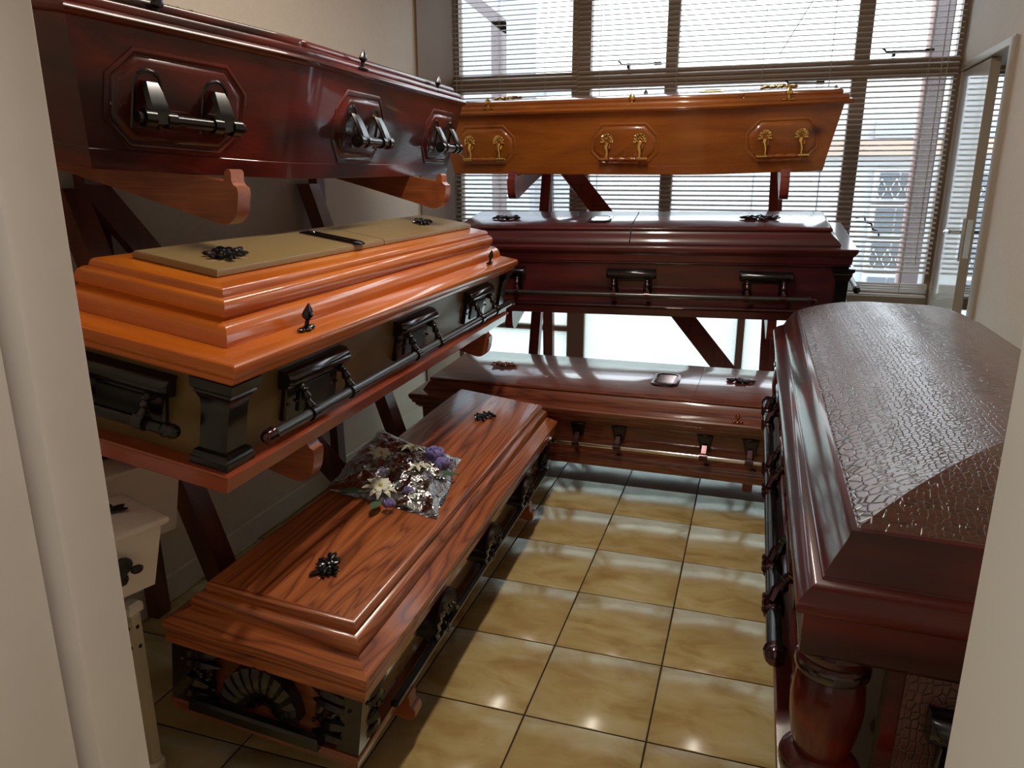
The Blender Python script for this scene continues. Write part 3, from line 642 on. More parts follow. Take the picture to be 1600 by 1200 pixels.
for a0, a1, i0, i1 in ((0, .972, 1, 0), (.977, L, 0, 1)):
    G().loft(rings(rect(L, W, a0 if i0 else a0, a1, i0, i1), [(.170, .391), (.165, .395), (.165, .404), (.168, .409), (.175, .411)])).build('lid_panel', 'pale_gold', c)
spray(c, .301, .24, .411, .12, 3, yaw=.3); spray(c, 1.50, .26, .411, .11, 4, yaw=.2)
T = Matrix.Translation((.80, .25, .411)) @ Matrix.Rotation(PI/2+.05, 4, 'Z'); plate(c, 0, 0, 0, .095, .026, 'black_bead', 'black', T)
screw(c, .298, .022, .284, s=1.35); screw(c, 1.679, .028, .284, s=1.2)
T = TF(.032)
for u in (.345, .945, 1.555): bracket(c, u, .275, .082, .208, .112, T, m='black_bead', ob=.068)
long_bar(c, .10, 1.85, .112, T, ob=.068)
for a in (0, 1):   # corner pillars
    for bcor in (0, 1):
        if bcor and a: continue
        g = G(); s0 = 1 if a == 0 else -1; s1 = 1 if bcor == 0 else -1
        A = 0 if a == 0 else L; B = 0 if bcor == 0 else W
        def pil(d, z, e=.088): 
            q = [(A+s0*d, B+s1*d), (A+s0*(e+.012-d), B+s1*d), (A+s0*(e+.012-d), B+s1*.036), (A+s0*.036, B+s1*.036), (A+s0*.036, B+s1*(e+.012-d)), (A+s0*d, B+s1*(e+.012-d))]
            return [(x, y, z) for x, y in q]
        g.loft([pil(.004, .046), pil(.004, .062), pil(.008, .066), pil(.010, .075), pil(.018, .079), pil(.018, .165), pil(.016, .185), pil(.010, .198), pil(.006, .202), pil(.008, .206), pil(.002, .212), pil(.0, .232)])
        g.build('corner_pillar', 'black', c)
T = TE(.032); bracket(c, .272, .245, .085, .212, .12, T, m='black'); long_bar(c, .14, .40, .115, T, ob=.05, m='black', endm='black', name='end_handle_bar')

# ---- bottom left: walnut laminate casket
c = thing('casket', 'brown wood-grain casket with black shell handles near the floor on the left rack', 'casket', mat=FR['BL'])
L, W = 1.9531, .5119; fp = rect(L, W)
G().loft(rings(fp, [(.003, 0), (0, .003), (0, .026), (-.004, .030), (-.002, .036), (.012, .038)])).build('base_moulding', 'walnut_red', c)
G().loft(rings(fp, [(.030, .034), (.030, .205)])).build('body', 'tan', c)
# the near end is wood, the long side tan lacquer
g = G(); g.box((.022, .045, .038), (.031, W-.045, .20), .001); g.build('end_panel', 'walnut_end', c)
G().loft(rings(fp, [(.01, .1985), (-.006, .1985), (-.010, .203), (-.010, .226), (-.004, .230), (-.004, .233), (-.011, .237), (-.014, .242), (-.015, .255), (-.012, .263), (-.006, .266), (.029, .2855), (.032, .287)])).build('lid_rim', 'walnut', c)
G().loft(rings(fp, [(.032, .28)]+arc((.032, .287), (.056, .326), -.25, 6)+[(.054, .330), (.0535, .338), (.056, .344), (.061, .3485), (.07, .350)])).build('lid', 'walnut', c)
spray(c, .238, .233, .350, .115, 5, yaw=.3); spray(c, 1.567, .235, .350, .115, 6, yaw=-.2)
T = TF(.030)
for k, u in enumerate((.50, .955, 1.43)): hump(c, u, .125, T)
g = G(T); g.box((.14, .045, .075), (1.78, .062, .100), .004); rail = g.build('handle_rail', 'black', c)
g = G(T); g.box((.14, .0625, .083), (1.78, .066, .094), .001); g.build('rail_inlay', 'bar', rail)
def corner_ornament(A, s0, B=0, s1=1, seed=1):
    g = G(); rnd = random.Random(seed)
    def P(t_, o_, z):  # t along: negative wraps onto the end face, positive onto the side
        if t_ >= 0: return (A+s0*t_, B+s1*(.026-o_), z)
        return (A+s0*(.026-o_), B+s1*(-t_), z)
    def leaf(t0, z0, t1, z1, r, o_=.012):
        pts = [P(t0+(t1-t0)*k/4, o_+.010*math.sin(PI*k/4), z0+(z1-z0)*k/4+.012*math.sin(PI*k/4)) for k in range(5)]
        g.tube(pts, [r*.4, r, r*1.15, r*.8, r*.2], 7)
    g.loft([[(A+s0*.0, B+s1*.0, z), (A+s0*e, B+s1*.0, z), (A+s0*e, B+s1*.028, z), (A+s0*.028, B+s1*.028, z), (A+s0*.028, B+s1*e, z), (A+s0*.0, B+s1*e, z)] for z, e in ((.04, .06), (.07, .05), (.11, .045), (.15, .06), (.175, .085), (.192, .11), (.197, .11))])
    for sg in (-1, 1):
        leaf(sg*.03, .165, sg*.145, .190, .017); leaf(sg*.03, .14, sg*.13, .150, .015); leaf(sg*.03, .10, sg*.11, .085, .017); leaf(sg*.03, .055, sg*.13, .060, .016); leaf(sg*.10, .165, sg*.115, .09, .011)
        g.tube([P(sg*.05+sg*.028*math.cos(q)*(1-q/9), .02, .115+.030*math.sin(q)*(1-q/9)) for q in [k*.6 for k in range(12)]], .0065, 7)
        for k in range(6): g.ell(P(sg*(.03+.018*k), .026, .165-.012*k+rnd.uniform(-.01, .01)), (.006, .006, .006), None, 6, 4)
    return g.build('corner_ornament', 'black_bead', c)
corner_ornament(0, 1); corner_ornament(L, -1, seed=2); corner_ornament(0, 1, W, -1, seed=3)
T = TE(.028)
def big_shell(u, zc):
    g = G(T); n = 20; rw = []
    for i in range(7):
        t_ = i/6; rw.append([(u-(.018+.092*t_)*math.cos(PI*(.06+.88*j/n)), .014+.03*math.sin(t_*PI*.65)+(.004*t_ if j % 2 else -.003*t_), zc-.05+(.018+.118*t_)*math.sin(PI*(.06+.88*j/n))*(1+.05*(j % 2)*t_)) for j in range(n+1)])
    g.loft(rw+[[(p[0], 0, p[2]) for p in rw[-1]], [(p[0], 0, p[2]) for p in rw[0]], rw[0]], cap0=False, cap1=False, closed=False)
    g.tube([(u+.06, .03, zc-.055), (u, .045, zc-.065), (u-.06, .03, zc-.055)], [.008, .014, .008], 8)
    return g.build('shell_bracket', 'black_bead', c)
big_shell(.262, .115)
g = G(T); g.box((.09, .030, .040), (.44, .060, .074), .006); g.build('end_handle_rail', 'black', c)

# ---- bottom back: red-brown casket
c = thing('casket', 'red-brown wood-grain casket with tapered bronze handles at the bottom of the window rack', 'casket', mat=FR['BB'])
L, W = 1.95, .621; fp = rect(L, W)
G().loft(rings(fp, [(.003, 0), (0, .004), (.0, .03), (.003, .034), (.003, .038), (.008, .047), (.014, .056), (.03, .060)])).build('base_moulding', 'walnut_red', c)
G().loft(rings(fp, [(.030, .055), (.030, .205)])).build('body', 'walnut_red', c)
G().loft(rings(fp, [(.026, .190), (.018, .194), (.010, .204), (.006, .206), (.006, .216), (-.004, .222), (-.006, .234), (-.010, .238), (-.016, .250), (-.017, .262), (-.012, .268), (.036, .2725)])).build('lid_rim', 'walnut_red', c)
G().loft(rings(fp, [(.036, .26), (.036, .272), (.050, .296), (.062, .312), (.066, .316)])).build('lid', 'walnut_red', c)
for a0, a1, i0, i1 in ((0, 1.300, 1, 0), (1.3025, L, 0, 1)):
    G().loft(rings(rect(L, W, a0, a1, i0, i1), [(.072, .314), (.066, .317), (.063, .324), (.066, .330), (.072, .3325)])).build('lid_panel', 'walnut_red', c)
spray(c, .347, .317, .3325, .115, 8, 'copper'); spray(c, 1.477, .346, .3325, .115, 9, 'bronze')
plate(c, 1.155, .30, .3325, .062, .10, 'bronze', plain('pink_bronze_plate', (.62, .42, .40), .2, metal=.9))
screw(c, 1.496, .006, .270, 'copper', .9)
T = TF(.030)
for u in (.26, .445, .812, .998, 1.368, 1.553): taper_bracket(c, u, .196, .108, T)
long_bar(c, .14, 1.66, .108, T, ob=.045, r=.010, m='chrome')

# ---- middle back: plum mahogany half-couch casket
c = thing('casket', 'dark plum two-part-lid casket with bronze bar handles on the middle of the window rack', 'casket', mat=FR['BM'])
L, W = 1.9174, .5988; fp = rect(L, W)
G().loft(rings(fp, [(.004, 0), (0, .004), (0, .034), (.004, .037), (-.003, .041), (-.005, .046), (-.002, .051), (.012, .055), (.026, .060)])).build('base_moulding', 'plum', c)
G().loft(rings(fp, [(.032, .055), (.032, .25)])).build('body', 'plum', c)
G().loft(rings(fp, [(.030, .238), (.026, .240), (.020, .247), (.024, .251), (.018, .254), (.016, .285), (.010, .292), (.0055, .300), (.003, .303), (.0005, .310), (.0005, .319), (.004, .322), (.0646, .3195)])).build('lid_rim', 'plum', c)
prof = [(.068, .3195), (.0635, .321), (.063, .326), (.066, .334), (.073, .343), (.083, .352), (.094, .360), (.102, .367), (.105, .373), (.102, .377), (.099, .380), (.098, .387), (.102, .392), (.111, .3955)]
for a0, a1, i0, i1 in ((0, .947, 1, 0), (.953, L, 0, 1)):
    G().loft(rings(rect(L, W, a0, a1, i0, i1), prof)).build('lid_section', 'plum', c)
spray(c, .31, .277, .3955, .13, 11); spray(c, 1.52, .29, .3955, .16, 12)
plate(c, .785, .27, .3955, .055, .085, 'black_bead', 'chrome')
T = TF(.032)
for u in (.35, .965, 1.555): bracket(c, u, .225, .092, .216, .106, T, m='black_bead', m2='plum', armm='bronze', ob=.058)
long_bar(c, .12, 1.735, .106, T, ob=.058, r=.012)
for A, s0 in ((0, 1), (L, -1)):
    g = G()
    def pil(d, z, e=.085):
        q = [(A+s0*d, d), (A+s0*(e+.012-d), d), (A+s0*(e+.012-d), .036), (A+s0*.036, .036), (A+s0*.036, e+.012-d), (A+s0*d, e+.012-d)]
        return [(x, y, z) for x, y in q]
    g.loft([pil(.012, .058), pil(.012, .075), pil(.020, .082), pil(.024, .10), pil(.022, .18), pil(.014, .20), pil(.010, .21), pil(.012, .215), pil(.004, .225), pil(.004, .238)])
    g.build('corner_pillar', 'black', c)
T = Matrix(((0, 1, 0, L-.032), (1, 0, 0, 0), (0, 0, 1, 0), (0, 0, 0, 1))); long_bar(c, .12, .46, .12, T, ob=.06, m='black', endm='black', name='end_handle_bar')

# ---- toe-pincher coffins on the top shelves
def toe_coffin(name, label, F, L, W, s, b0, b1, fs, fe, h, dr, mat):
    c = thing(name, label, 'coffin', mat=F)
    def q(P0, P1, P2, n=6): return [tuple(P0[k]*(1-t)**2+2*P1[k]*t*(1-t)+P2[k]*t*t for k in (0, 1)) for t in [i/n for i in range(n+1)]]
    def lerp(A, B, t): return tuple(A[k]+(B[k]-A[k])*t for k in (0, 1))
    A0 = (0, b0); Sh = (s, 0); A1 = (L, b1)
    front = [A0]+q(lerp(A0, Sh, 1-.13/s), Sh, lerp(Sh, A1, .13/(L-s)))+[A1]
    back = [(p[0], W-p[1]) for p in reversed(front)]
    poly = front+back; n = len(poly)
    isend = [abs(poly[i][0]-poly[(i+1) % n][0]) < 1e-6 for i in range(n)]
    def body(k): return inset(poly, [(fe if e else fs)*k for e in isend])
    G().loft([[(x, y, z) for x, y in body(1-z/h)] for z in (0, h)]).build('body', mat, c)
    P = lambda d: inset(poly, d)
    def bd(z, o_): return [(x, y, z) for x, y in inset(poly, [(fe if e else fs)*(1-z/h)-o_ for e in isend])]
    G().loft([bd(-.001, 0), bd(.001, .0018), bd(.040, .0018), bd(.0415, 0)]).build('base_band', mat, c)
    def lid(prof): return [[(x, y, z) for x, y in P(d)] for d, z in prof]
    G().loft(lid([(.004, h-.004), (dr+.004, h-.001), (dr, h+.004), (dr-.003, h+.010), (dr, h+.016), (dr+.006, h+.020), (dr+.03, h+.0215)])).build('lid', mat, c)
    G().loft(lid([(dr+.020, h+.018), (dr+.018, h+.024), (dr+.018, h+.032), (dr+.022, h+.038), (dr+.030, h+.041), (dr+.05, h+.042)])).build('lid_step', mat, c)
    # two-part top board
    for side in (0, 1):
        cut = L-.43 if s > L/2 else .62
        pp = lid([(dr+.046, h+.040), (dr+.044, h+.045), (dr+.044, h+.052), (dr+.048, h+.058), (dr+.056, h+.061)])
        g = G(); g.loft(pp); ob = g.build('lid_panel', mat, c)
        bm = bmesh.new(); bm.from_mesh(ob.data)
        bmesh.ops.bisect_plane(bm, geom=bm.verts[:]+bm.edges[:]+bm.faces[:], plane_co=(cut+(.001 if side else -.001), 0, 0), plane_no=(1, 0, 0), clear_outer=not side, clear_inner=bool(side))
        bmesh.ops.holes_fill(bm, edges=[e for e in bm.edges if len(e.link_faces) == 1]); bm.to_mesh(ob.data); bm.free()
    def FT(a, z=None):
        """frame on the front face at station a"""
        if a < s: d_ = Vector((s, -b0, 0)).normalized(); b = b0*(1-a/s)
        else: d_ = Vector((L-s, b1, 0)).normalized(); b = b1*(a-s)/(L-s)
        n_ = Vector((d_.y, -d_.x, 0)); upv = (Vector((0, 0, 1))+n_*(fs/h)).normalized(); nn = d_.cross(upv).normalized()
        if nn.dot(n_) < 0: nn = -nn
        org = Vector((a, b, 0))-n_*fs
        return Matrix(((d_.x, nn.x, upv.x, org.x), (d_.y, nn.y, upv.y, org.y), (d_.z, nn.z, upv.z, org.z), (0, 0, 0, 1)))
    c['_'] = 0; del c['_']
    return c, FT
def octagon(c, T, w_, z0, z1, k, m):
    g = G(T)
    def r(d, o_): x = w_/2-d; a = z0+d; b = z1-d; kk = k-d*.58; return [(-x, o_, a+kk), (-x+kk, o_, a), (x-kk, o_, a), (x, o_, a+kk), (x, o_, b-kk), (x-kk, o_, b), (-x+kk, o_, b), (-x, o_, b-kk)]
    g.loft([r(0, -.001), r(.001, .0025), r(.006, .0045), r(.011, .0035), r(.014, .0005), r(.018, .0005), r(.022, .0045), r(.027, .0075), r(.034, .0085)], cap0=True, cap1=True)
    return g.build('raised_panel', m, c)
c, FT = toe_coffin('coffin', 'dark red mahogany six-sided coffin with black handles on top of the left rack', FR['TL'], 1.9071, .62, .561, .1431, .132, .0206, .0603, .289, -.0095, 'mahogany')
for a in (.240, .945, 1.680):
    octagon(c, FT(a), .345, .045, .252, .058, 'mahogany'); fold_handle(c, 0, .160, FT(a), .165)
for a, b in ((.20, .115), (.93, .045), (1.62, .12)): screw(c, a, b, .312, 'black', 1.25)
screw(c, 1.66, .44, .312, 'black', 1.2); screw(c, .93, .58, .312, 'black', 1.2)
spray(c, .40, .28, .350, .13, 15, 'mahogany'); spray(c, 1.45, .31, .350, .12, 16, 'black')
plate(c, .80, .30, .350, .05, .08, 'black_bead')
c, FT = toe_coffin('coffin', 'golden-brown pine six-sided coffin with brass shell handles on top of the window rack', FR['TB'], 1.9363, .62, 1.3202, .12, .1328, .0322, .0627, .2916, -.034, 'pine')
for a in (.250, .970, 1.690):
    octagon(c, FT(a), .335, .045, .242, .06, 'pine'); gold_handle(c, 0, .155, FT(a), .160)
for a, b in ((.29, .075), (1.011, .02), (1.697, .06)): screw(c, a, b, .314, 'gold', 1.2)
screw(c, 1.90, .22, .314, 'chrome', 1.1); screw(c, 1.0, .58, .314, 'black', 1.1)
plate(c, 1.355, .296, .3535, .055, .09, 'gold'); spray(c, 1.66, .40, .3535, .15, 17, 'gold'); spray(c, .34, .25, .3535, .15, 18, 'gold')

# ---- right: cherry casket with crocodile vault
FC = FR['CR']
c = thing('casket', 'large dark cherry casket with domed crocodile-leather lid at the right', 'casket', mat=FC)
L, W = 2.052, .72; fp = rect(L, W, s=-1)
G().loft(rings(fp, [(.004, .080), (0, .084), (0, .115), (-.004, .120), (-.002, .126), (.012, .132), (.030, .140), (.034, .150)])).build('base_moulding', 'cherry', c)
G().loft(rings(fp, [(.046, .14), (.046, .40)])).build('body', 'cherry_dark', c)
G().loft(rings(fp, [(.05, .378), (.020, .380), (.006, .384), (.002, .389), (-.002, .393), (-.002, .415), (-.003, .418), (-.003, .455), (-.010, .459), (-.015, .466), (-.0155, .474), (-.013, .479), (-.008, .486), (0, .494), (.010, .500), (.017, .503), (.018, .506)])).build('lid_rim', 'cherry', c)
G().loft(rings(fp, [(.030, .50), (.019, .504), (.021, .511), (.025, .519), (.030, .530), (.040, .545), (.048, .558), (.051, .568), (.058, .570)])).build('lid', 'cherry', c)
g = G(); R0 = .056; MX = W/2-R0; NN = 16
def vz(t_): return .568+.088*(1-(1-t_/MX)**2.0)
for side in range(4):
    rows = []
    for i in range(NN+1):
        t_ = MX*i/NN; d_ = R0+min(t_, MX-1e-4); q4 = [(d_, -d_), (L-d_, -d_), (L-d_, -(W-d_)), (d_, -(W-d_))]; A = q4[side]; B = q4[(side+1) % 4]
        nseg = 20 if side in (0, 2) else 8
        rows.append([(A[0]+(B[0]-A[0])*j/nseg, A[1]+(B[1]-A[1])*j/nseg, vz(t_)) for j in range(nseg+1)])
    g.loft(rows, cap0=False, cap1=False, closed=False)
vault = g.build('lid_vault', 'croc', c)
g = G(); 
for i in range(90):
    a = R0+.02+i*(L-2*R0-.04)/89; g.ell((a, -(R0+.006), vz(.008)+.001), (.006, .0016, .0016), None, 5, 3)
g.build('stitching', 'croc', c, kind='stuff')
# corner columns
for A in (.050, L-.050):
    g = G(); g.lathe([(.046, .150), (.055, .156), (.058, .166), (.058, .186), (.052, .194), (.040, .200), (.040, .206), (.046, .225), (.0515, .262), (.0535, .292), (.050, .325), (.044, .338), (.048, .343), (.053, .352), (.050, .362), (.046, .366), (.052, .374), (.054, .384), (.050, .390)], (A, -.052, 0), (0, 0, 1), 28)
    col_ = g.build('corner_column', 'cherry', c)
    for z0_, r_ in ((.352, .0545), (.176, .0600)):
        g = G(); g.lathe([(r_-.006, -.010), (r_-.001, -.006), (r_, 0), (r_-.001, .006), (r_-.006, .010)], (A, -.052, z0_), (0, 0, 1), 28); g.build('column_ring', 'cherry_dark', col_)
g = G(); g.box((.030, -(W-.13), .15), (.046, -.125, .385), .003); fr = g.build('end_frame', 'cherry', c)
g = G(); g.box((.024, -(W-.148), .17), (.031, -.146, .375), .002); g.build('end_panel', 'croc', fr)
TEm = Matrix(((0, -1, 0, .024), (-1, 0, 0, 0), (0, 0, 1, 0), (0, 0, 0, 1)))
bracket(c, .30, .24, .19, .33, .20, TEm, m='black_bead'); long_bar(c, .17, .43, .20, TEm, ob=.06, m='black', endm='bronze', name='end_handle_bar')
TFm = Matrix(((1, 0, 0, 0), (0, 1, 0, -.046), (0, 0, 1, 0), (0, 0, 0, 1)))
def swag(u):
    o = bracket(c, u, .24, .19, .335, .215, TFm, m='black_bead', ob=.058)
    g = G(TFm)
    for q in (-.085, .085):
        g = G(TFm)
        g.lathe([(.014, -.026), (.021, -.020), (.018, -.010), (.022, 0), (.018, .010), (.021, .020), (.014, .026)], (u+q, .058, .215), (1, 0, 0), 12)
        g.tube([(u+q-.01, .064, .235), (u+q+.002, .056, .255), (u+q+.004, .042, .275), (u+q-.004, .03, .30), (u+q, .016, .33)], [.010, .012, .009, .010, .006], 8)
        for k in range(3): g.ell((u+q-.014+.014*k, .078, .218+.006*k), (.005, .005, .008), (0, .4, 0), 6, 4)
        g.build('bar_collar', 'bronze', o)
for u in (.50, 1.10, 1.70): swag(u)
long_bar(c, .27, 1.93, .215, TFm, ob=.058, r=.016, m='black', endm='bronze')
# its wheeled stand
st = thing('casket_trolley', 'low black wheeled trolley carrying the cherry casket', 'trolley', (1.30, -1.28, 0))
g = G()
for x in (-.24, .24): g.box((x-.02, -.85, .385), (x+.02, .85, .425), .004)
for y in (-.8, 0, .8): g.box((-.26, y-.02, .360), (.26, y+.02, .390), .004)
g.build('top_frame', 'black_matt', st)
for x in (-.22, .22):
    for y in (-.72, .72):
        g = G(); g.box((x-.016, y-.016, .09), (x+.016, y+.016, .362), .003); lg = g.build('leg', 'black_matt', st)
        g = G(); g.lathe([(.030, 0), (.045, .004), (.045, .024), (.030, .028)], (x-.014, y, .045), (1, 0, 0), 16); g.box((x-.02, y-.012, .05), (x+.02, y+.012, .10), .002); g.build('castor', 'rubber', lg)
g = G(); plank(g, (-.22, -.70, .12), (-.22, .70, .34), .012, .006, (1, 0, 0)); plank(g, (.22, .70, .12), (.22, -.70, .34), .012, .006, (1, 0, 0)); g.build('cross_brace', 'black_matt', st)

# ---- small white coffins on a folding trolley, lower left
def small_coffin(label, F, L, W, h, taper, handle=True):
    c = thing('small_coffin', label, 'coffin', mat=F)
    poly = [(0, taper), (L*.62, 0), (L, taper*.6), (L, W-taper*.6), (L*.62, W), (0, W-taper)]
    G().loft([[(x, y, z) for x, y in inset(poly, .022*(1-z/h))] for z in (0, h)]).build('body', 'white', c)
    G().loft([[(x, y, z) for x, y in inset(poly, d_)] for d_, z in ((0, h-.002), (-.010, h), (-.013, h+.006), (-.012, h+.013), (-.006, h+.018), (.006, h+.020), (.07, h+.034), (.075, h+.034))]).build('lid', 'white', c)
    g = G(Matrix.Translation((L-.17, W/2, h+.034)))
    g.loft([[(x*k, y*k, z) for x, y in ((-.055, -.018), (-.035, -.045), (.035, -.045), (.055, -.018), (.055, .018), (.035, .045), (-.035, .045), (-.055, .018))] for k, z in ((1, 0), (1, .004), (.85, .008))]); g.build('name_plate', 'black_matt', c)
    g = G(Matrix.Translation((L-.095, W*.42, h+.034)))
    for an in (-.5, .2, .9): g.ell((.03*math.cos(an), .012*math.sin(an)-.005, .003), (.030, .011, .004), (0, 0, an), 8, 5)
    g.build('lid_ornament', 'black_matt', c)
    T = TF(.004); g = G(T)
    u = L-.10
    g.ell((u, .012, h*.62), (.022, .008, .020), None, 10, 6); g.ell((u+.028, .012, h*.50), (.014, .008, .010), None, 8, 5); g.ell((u-.004, .012, h*.42), (.014, .008, .014), None, 8, 5)
    g.tube([(u+.002, .014, h*.55), (u-.03, .03, h*.40), (u-.07, .035, h*.30), (u-.13, .035, h*.28), (u-.17, .03, h*.38), (u-.19, .014, h*.55)], [.008, .008, .007, .007, .008, .008], 8)
    g.ell((u-.19, .012, h*.62), (.022, .008, .020), None, 10, 6)
    if handle: g.build('handle', 'black_matt', c)
    return c
Fw1 = Matrix.Translation((-.555, -2.71, .545)) @ Matrix.Rotation(PI/2-.36, 4, 'Z')
small_coffin('small white coffin with black handle in front of the other, lower left', Fw1, .62, .20, .145, .02)
Fw2 = Matrix.Translation((-.555, -2.71, .545)) @ Matrix.Rotation(PI/2-.36, 4, 'Z') @ Matrix.Translation((.13, .225, 0))
small_coffin('taller small white coffin standing behind the front one, lower left', Fw2, .66, .20, .190, .02, False)
tr = thing('folding_trolley', 'folding steel trolley under the small white coffins', 'trolley', (-.62, -2.4, 0))
trv = Matrix.Translation((.62, 2.4, 0))
g = G(trv)
for x, y in ((-.455, -2.14),): 
    g = G(trv); g.box((x-.013, y-.013, .05), (x+.013, y+.013, .455), .002); lg = g.build('leg', 'steel', tr)
    for z in (.425, .375):
        g = G(trv); g.cyl((x, y-.0145, z), (x, y-.0125, z), .005, seg=10); g.cyl((x+.0125, y, z), (x+.0142, y, z), .005, seg=10); g.build('bolt_hole', 'black_matt', lg)
    g = G(trv); g.box((x-.018, y-.02, .455), (x+.018, y+.02, .485), .006); g.build('leg_cap', 'white', lg)
    g = G(trv); g.lathe([(.016, .03), (.024, .034), (.026, .052), (.020, .060)], (x, y, 0), seg=14); g.lathe([(.02, 0), (.03, .003), (.03, .018), (.02, .021)], (x-.011, y, .031), (1, 0, 0), 14); g.build('castor', 'steel', lg)
for x, y in ((-.80, -2.14), (-.455, -2.62), (-.80, -2.62)):
    g = G(trv); g.box((x-.013, y-.013, .05), (x+.013, y+.013, .52), .002); lg = g.build('leg', 'black_matt', tr)
    g = G(trv); g.lathe([(.02, 0), (.03, .003), (.03, .018), (.02, .021)], (x-.011, y, .031), (1, 0, 0), 14); g.build('castor', 'rubber', lg)
g = G(trv); g.box((-.84, -2.66, .515), (-.44, -2.12, .540), .004); g.build('top_frame', 'black_matt', tr)
g = G(trv); plank(g, (-.47, -2.16, .16), (-.47, -2.62, .19), .014, .006, (1, 0, 0)); plank(g, (-.48, -2.16, .40), (-.48, -2.60, .17), .010, .005, (1, 0, 0)); g.box((-.5, -2.25, .37), (-.46, -2.16, .385)); g.build('side_rail', 'steel', tr)

# ================================================================== bouquet in a plastic bag, on the bottom-left casket
FB = FR['BL']; ZT = .351
bq = thing('flower_bouquet', 'artificial bouquet of ivory daisies and lilac flowers on the wood-grain casket', 'flowers', mat=FB @ Matrix.Translation((.8, .28, ZT)))
iv = Matrix.Translation((-.8, -.28, -ZT))
def daisy(a, b, z, r, tilt, seed):
    rnd = random.Random(seed); X = iv @ Matrix.Translation((a, b, z)) @ Euler(tilt).to_matrix().to_4x4()
    g = G(X)
    for lay, (n, rr, dz) in enumerate(((9, r, 0), (8, r*.72, .005))):
        for k in range(n):
            an = 2*PI*k/n+rnd.uniform(-.12, .12)+lay*.3; R_ = Matrix.Rotation(an, 4, 'Z'); l = rr*rnd.uniform(.85, 1.1)
            pts = [(0.004, .003), (l*.45, .0085), (l*.75, .0075), (l, .0012)]
            up_ = [0, .004, .005, .001-.008*rnd.random()]
            top = [(x, -w_, dz+u_) for (x, w_), u_ in zip(pts, up_)]; mid = [(x, 0, dz+u_+.0025) for (x, w_), u_ in zip(pts, up_)]; bot = [(x, w_, dz+u_) for (x, w_), u_ in zip(pts, up_)]; low = [(x, 0, dz+u_-.0008) for (x, w_), u_ in zip(pts, up_)]
            g.loft([[top[i], mid[i], bot[i], low[i]] for i in range(4)], sub=R_)
    o = g.build('flower', 'petal', bq)
    g = G(X); g.ell((0, 0, .010), (.007, .007, .005), None, 8, 5); g.build('flower_centre', 'stamen', o)
def rose(a, b, z, r, seed):
    rnd = random.Random(seed); g = G(iv)
    for k in range(11):
        an = k*2.4; rr = r*.55*math.sqrt(k/11); g.ell((a+rr*math.cos(an), b+rr*math.sin(an), z+.012-.010*k/11), (r*.42, r*.10, r*.32), (rnd.uniform(-.5, .5), rnd.uniform(-.4, .4), an+PI/2), 8, 5)
    g.build('lilac_flower', 'petal_purple', bq)
def leafm(a, b, z, l, an, seed):
    g = G(iv @ Matrix.Translation((a, b, z)) @ Matrix.Rotation(an, 4, 'Z') @ Matrix.Rotation(-.15, 4, 'Y'))
    g.loft([[(x, -w_, h_), (x, 0, h_-.003), (x, w_, h_), (x, 0, h_-.0045)] for x, w_, h_ in ((0, .002, 0), (l*.3, l*.17, .003), (l*.6, l*.19, .004), (l*.85, l*.1, 0), (l, .001, -.003))]); g.build('leaf', 'leaf', bq)
daisy(.90, .395, .388, .048, (.2, -.2, 0), 1); daisy(.99, .325, .396, .047, (-.1, .2, 0), 2); daisy(.665, .285, .390, .052, (.1, -.25, 0), 3); daisy(.845, .235, .398, .048, (-.3, .2, 0), 4)
rose(1.0, .235, .388, .058, 1); rose(.945, .185, .382, .048, 2); rose(.90, .30, .376, .04, 7); rose(.60, .225, .372, .030, 3); rose(.70, .205, .376, .030, 4); rose(.79, .34, .376, .034, 5)
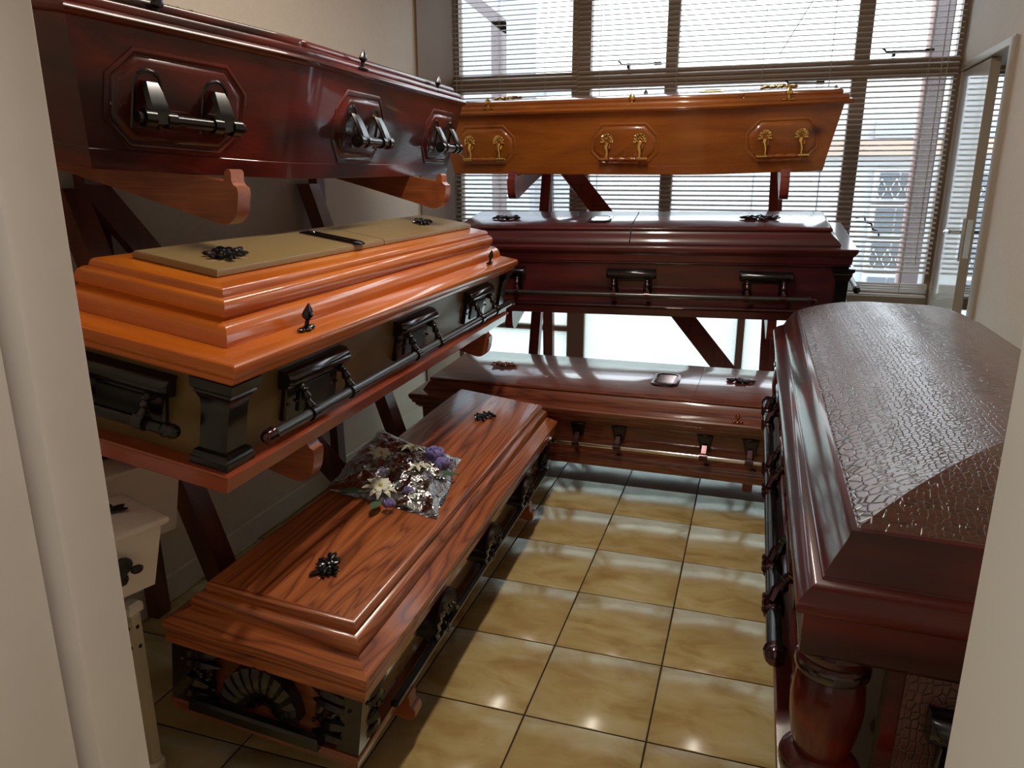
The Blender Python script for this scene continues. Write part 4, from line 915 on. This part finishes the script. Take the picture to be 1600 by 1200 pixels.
for k, (a, b, l, an) in enumerate(((.66, .33, .09, 2.4), (.80, .26, .11, -.6), (.86, .22, .12, -1.2), (.72, .22, .09, -2.4), (.92, .33, .10, 1.4), (.62, .26, .08, 3.2), (.80, .33, .10, .3), (.70, .28, .09, -1.7))): leafm(a, b, .368, l, an, k)
g = G(iv); g.tube([(.70, .33, .362), (.82, .30, .364), (.98, .25, .366)], .003, 6); g.tube([(.66, .28, .362), (.80, .27, .368), (1.0, .22, .366)], .0025, 6); g.build('stem', 'leaf', bq)
bag = thing('plastic_bag', 'crinkled clear plastic bag wrapped around the bouquet', 'bag', mat=FB @ Matrix.Translation((.8, .28, ZT)))
from mathutils import noise as mn
g = G(iv); N = 46
Q = [(.618, .075), (1.06, .165), (1.17, .52), (.64, .455)]
def qd(u, v):
    a = [(1-u)*(1-v)*Q[0][k]+u*(1-v)*Q[1][k]+u*v*Q[2][k]+(1-u)*v*Q[3][k] for k in (0, 1)]; return a
rows = []
for i in range(N+1):
    row = []
    for j in range(N+1):
        u, v = i/N, j/N; a, b = qd(u, v); e = min(u, 1-u, v, 1-v); edge = min(1, e/.22)
        hz = .006+.052*(math.sin(PI*min(1, e*2.2)/2)**.8)*(1-.35*v)
        p_ = Vector((a*14, b*14, 1.3)); n1 = abs(mn.noise(p_)); n2 = abs(mn.noise(p_*2.7+Vector((5, 1, 2)))); n3 = mn.noise(p_*6)
        hz += (-.030*n1-.012*n2+.003*n3)*(.35+.65*edge)+.008
        w1 = mn.noise(Vector((a*9, b*9, 7)))*.012; w2 = mn.noise(Vector((a*9, b*9, 17)))*.012
        if v > .8: hz += .05*(v-.8)*u
        row.append((a+w1, b+w2, ZT+max(.003, hz)))
    rows.append(row)
g.loft(rows, cap0=False, cap1=False, closed=False)
o = g.build('upper_film', 'film', bag, sharp=25)
g = G(iv); rows = [[(qd(i/14, j/14)[0]+.006*mn.noise(Vector((i, j, 3.3))), qd(i/14, j/14)[1]+.01*mn.noise(Vector((i*.7, j*.7, 9.3))), ZT+.0012+.001*abs(mn.noise(Vector((i*.9, j*.9, 0))))) for j in range(15)] for i in range(15)]
g.loft(rows, cap0=False, cap1=False, closed=False); g.build('lower_film', 'film', bag)
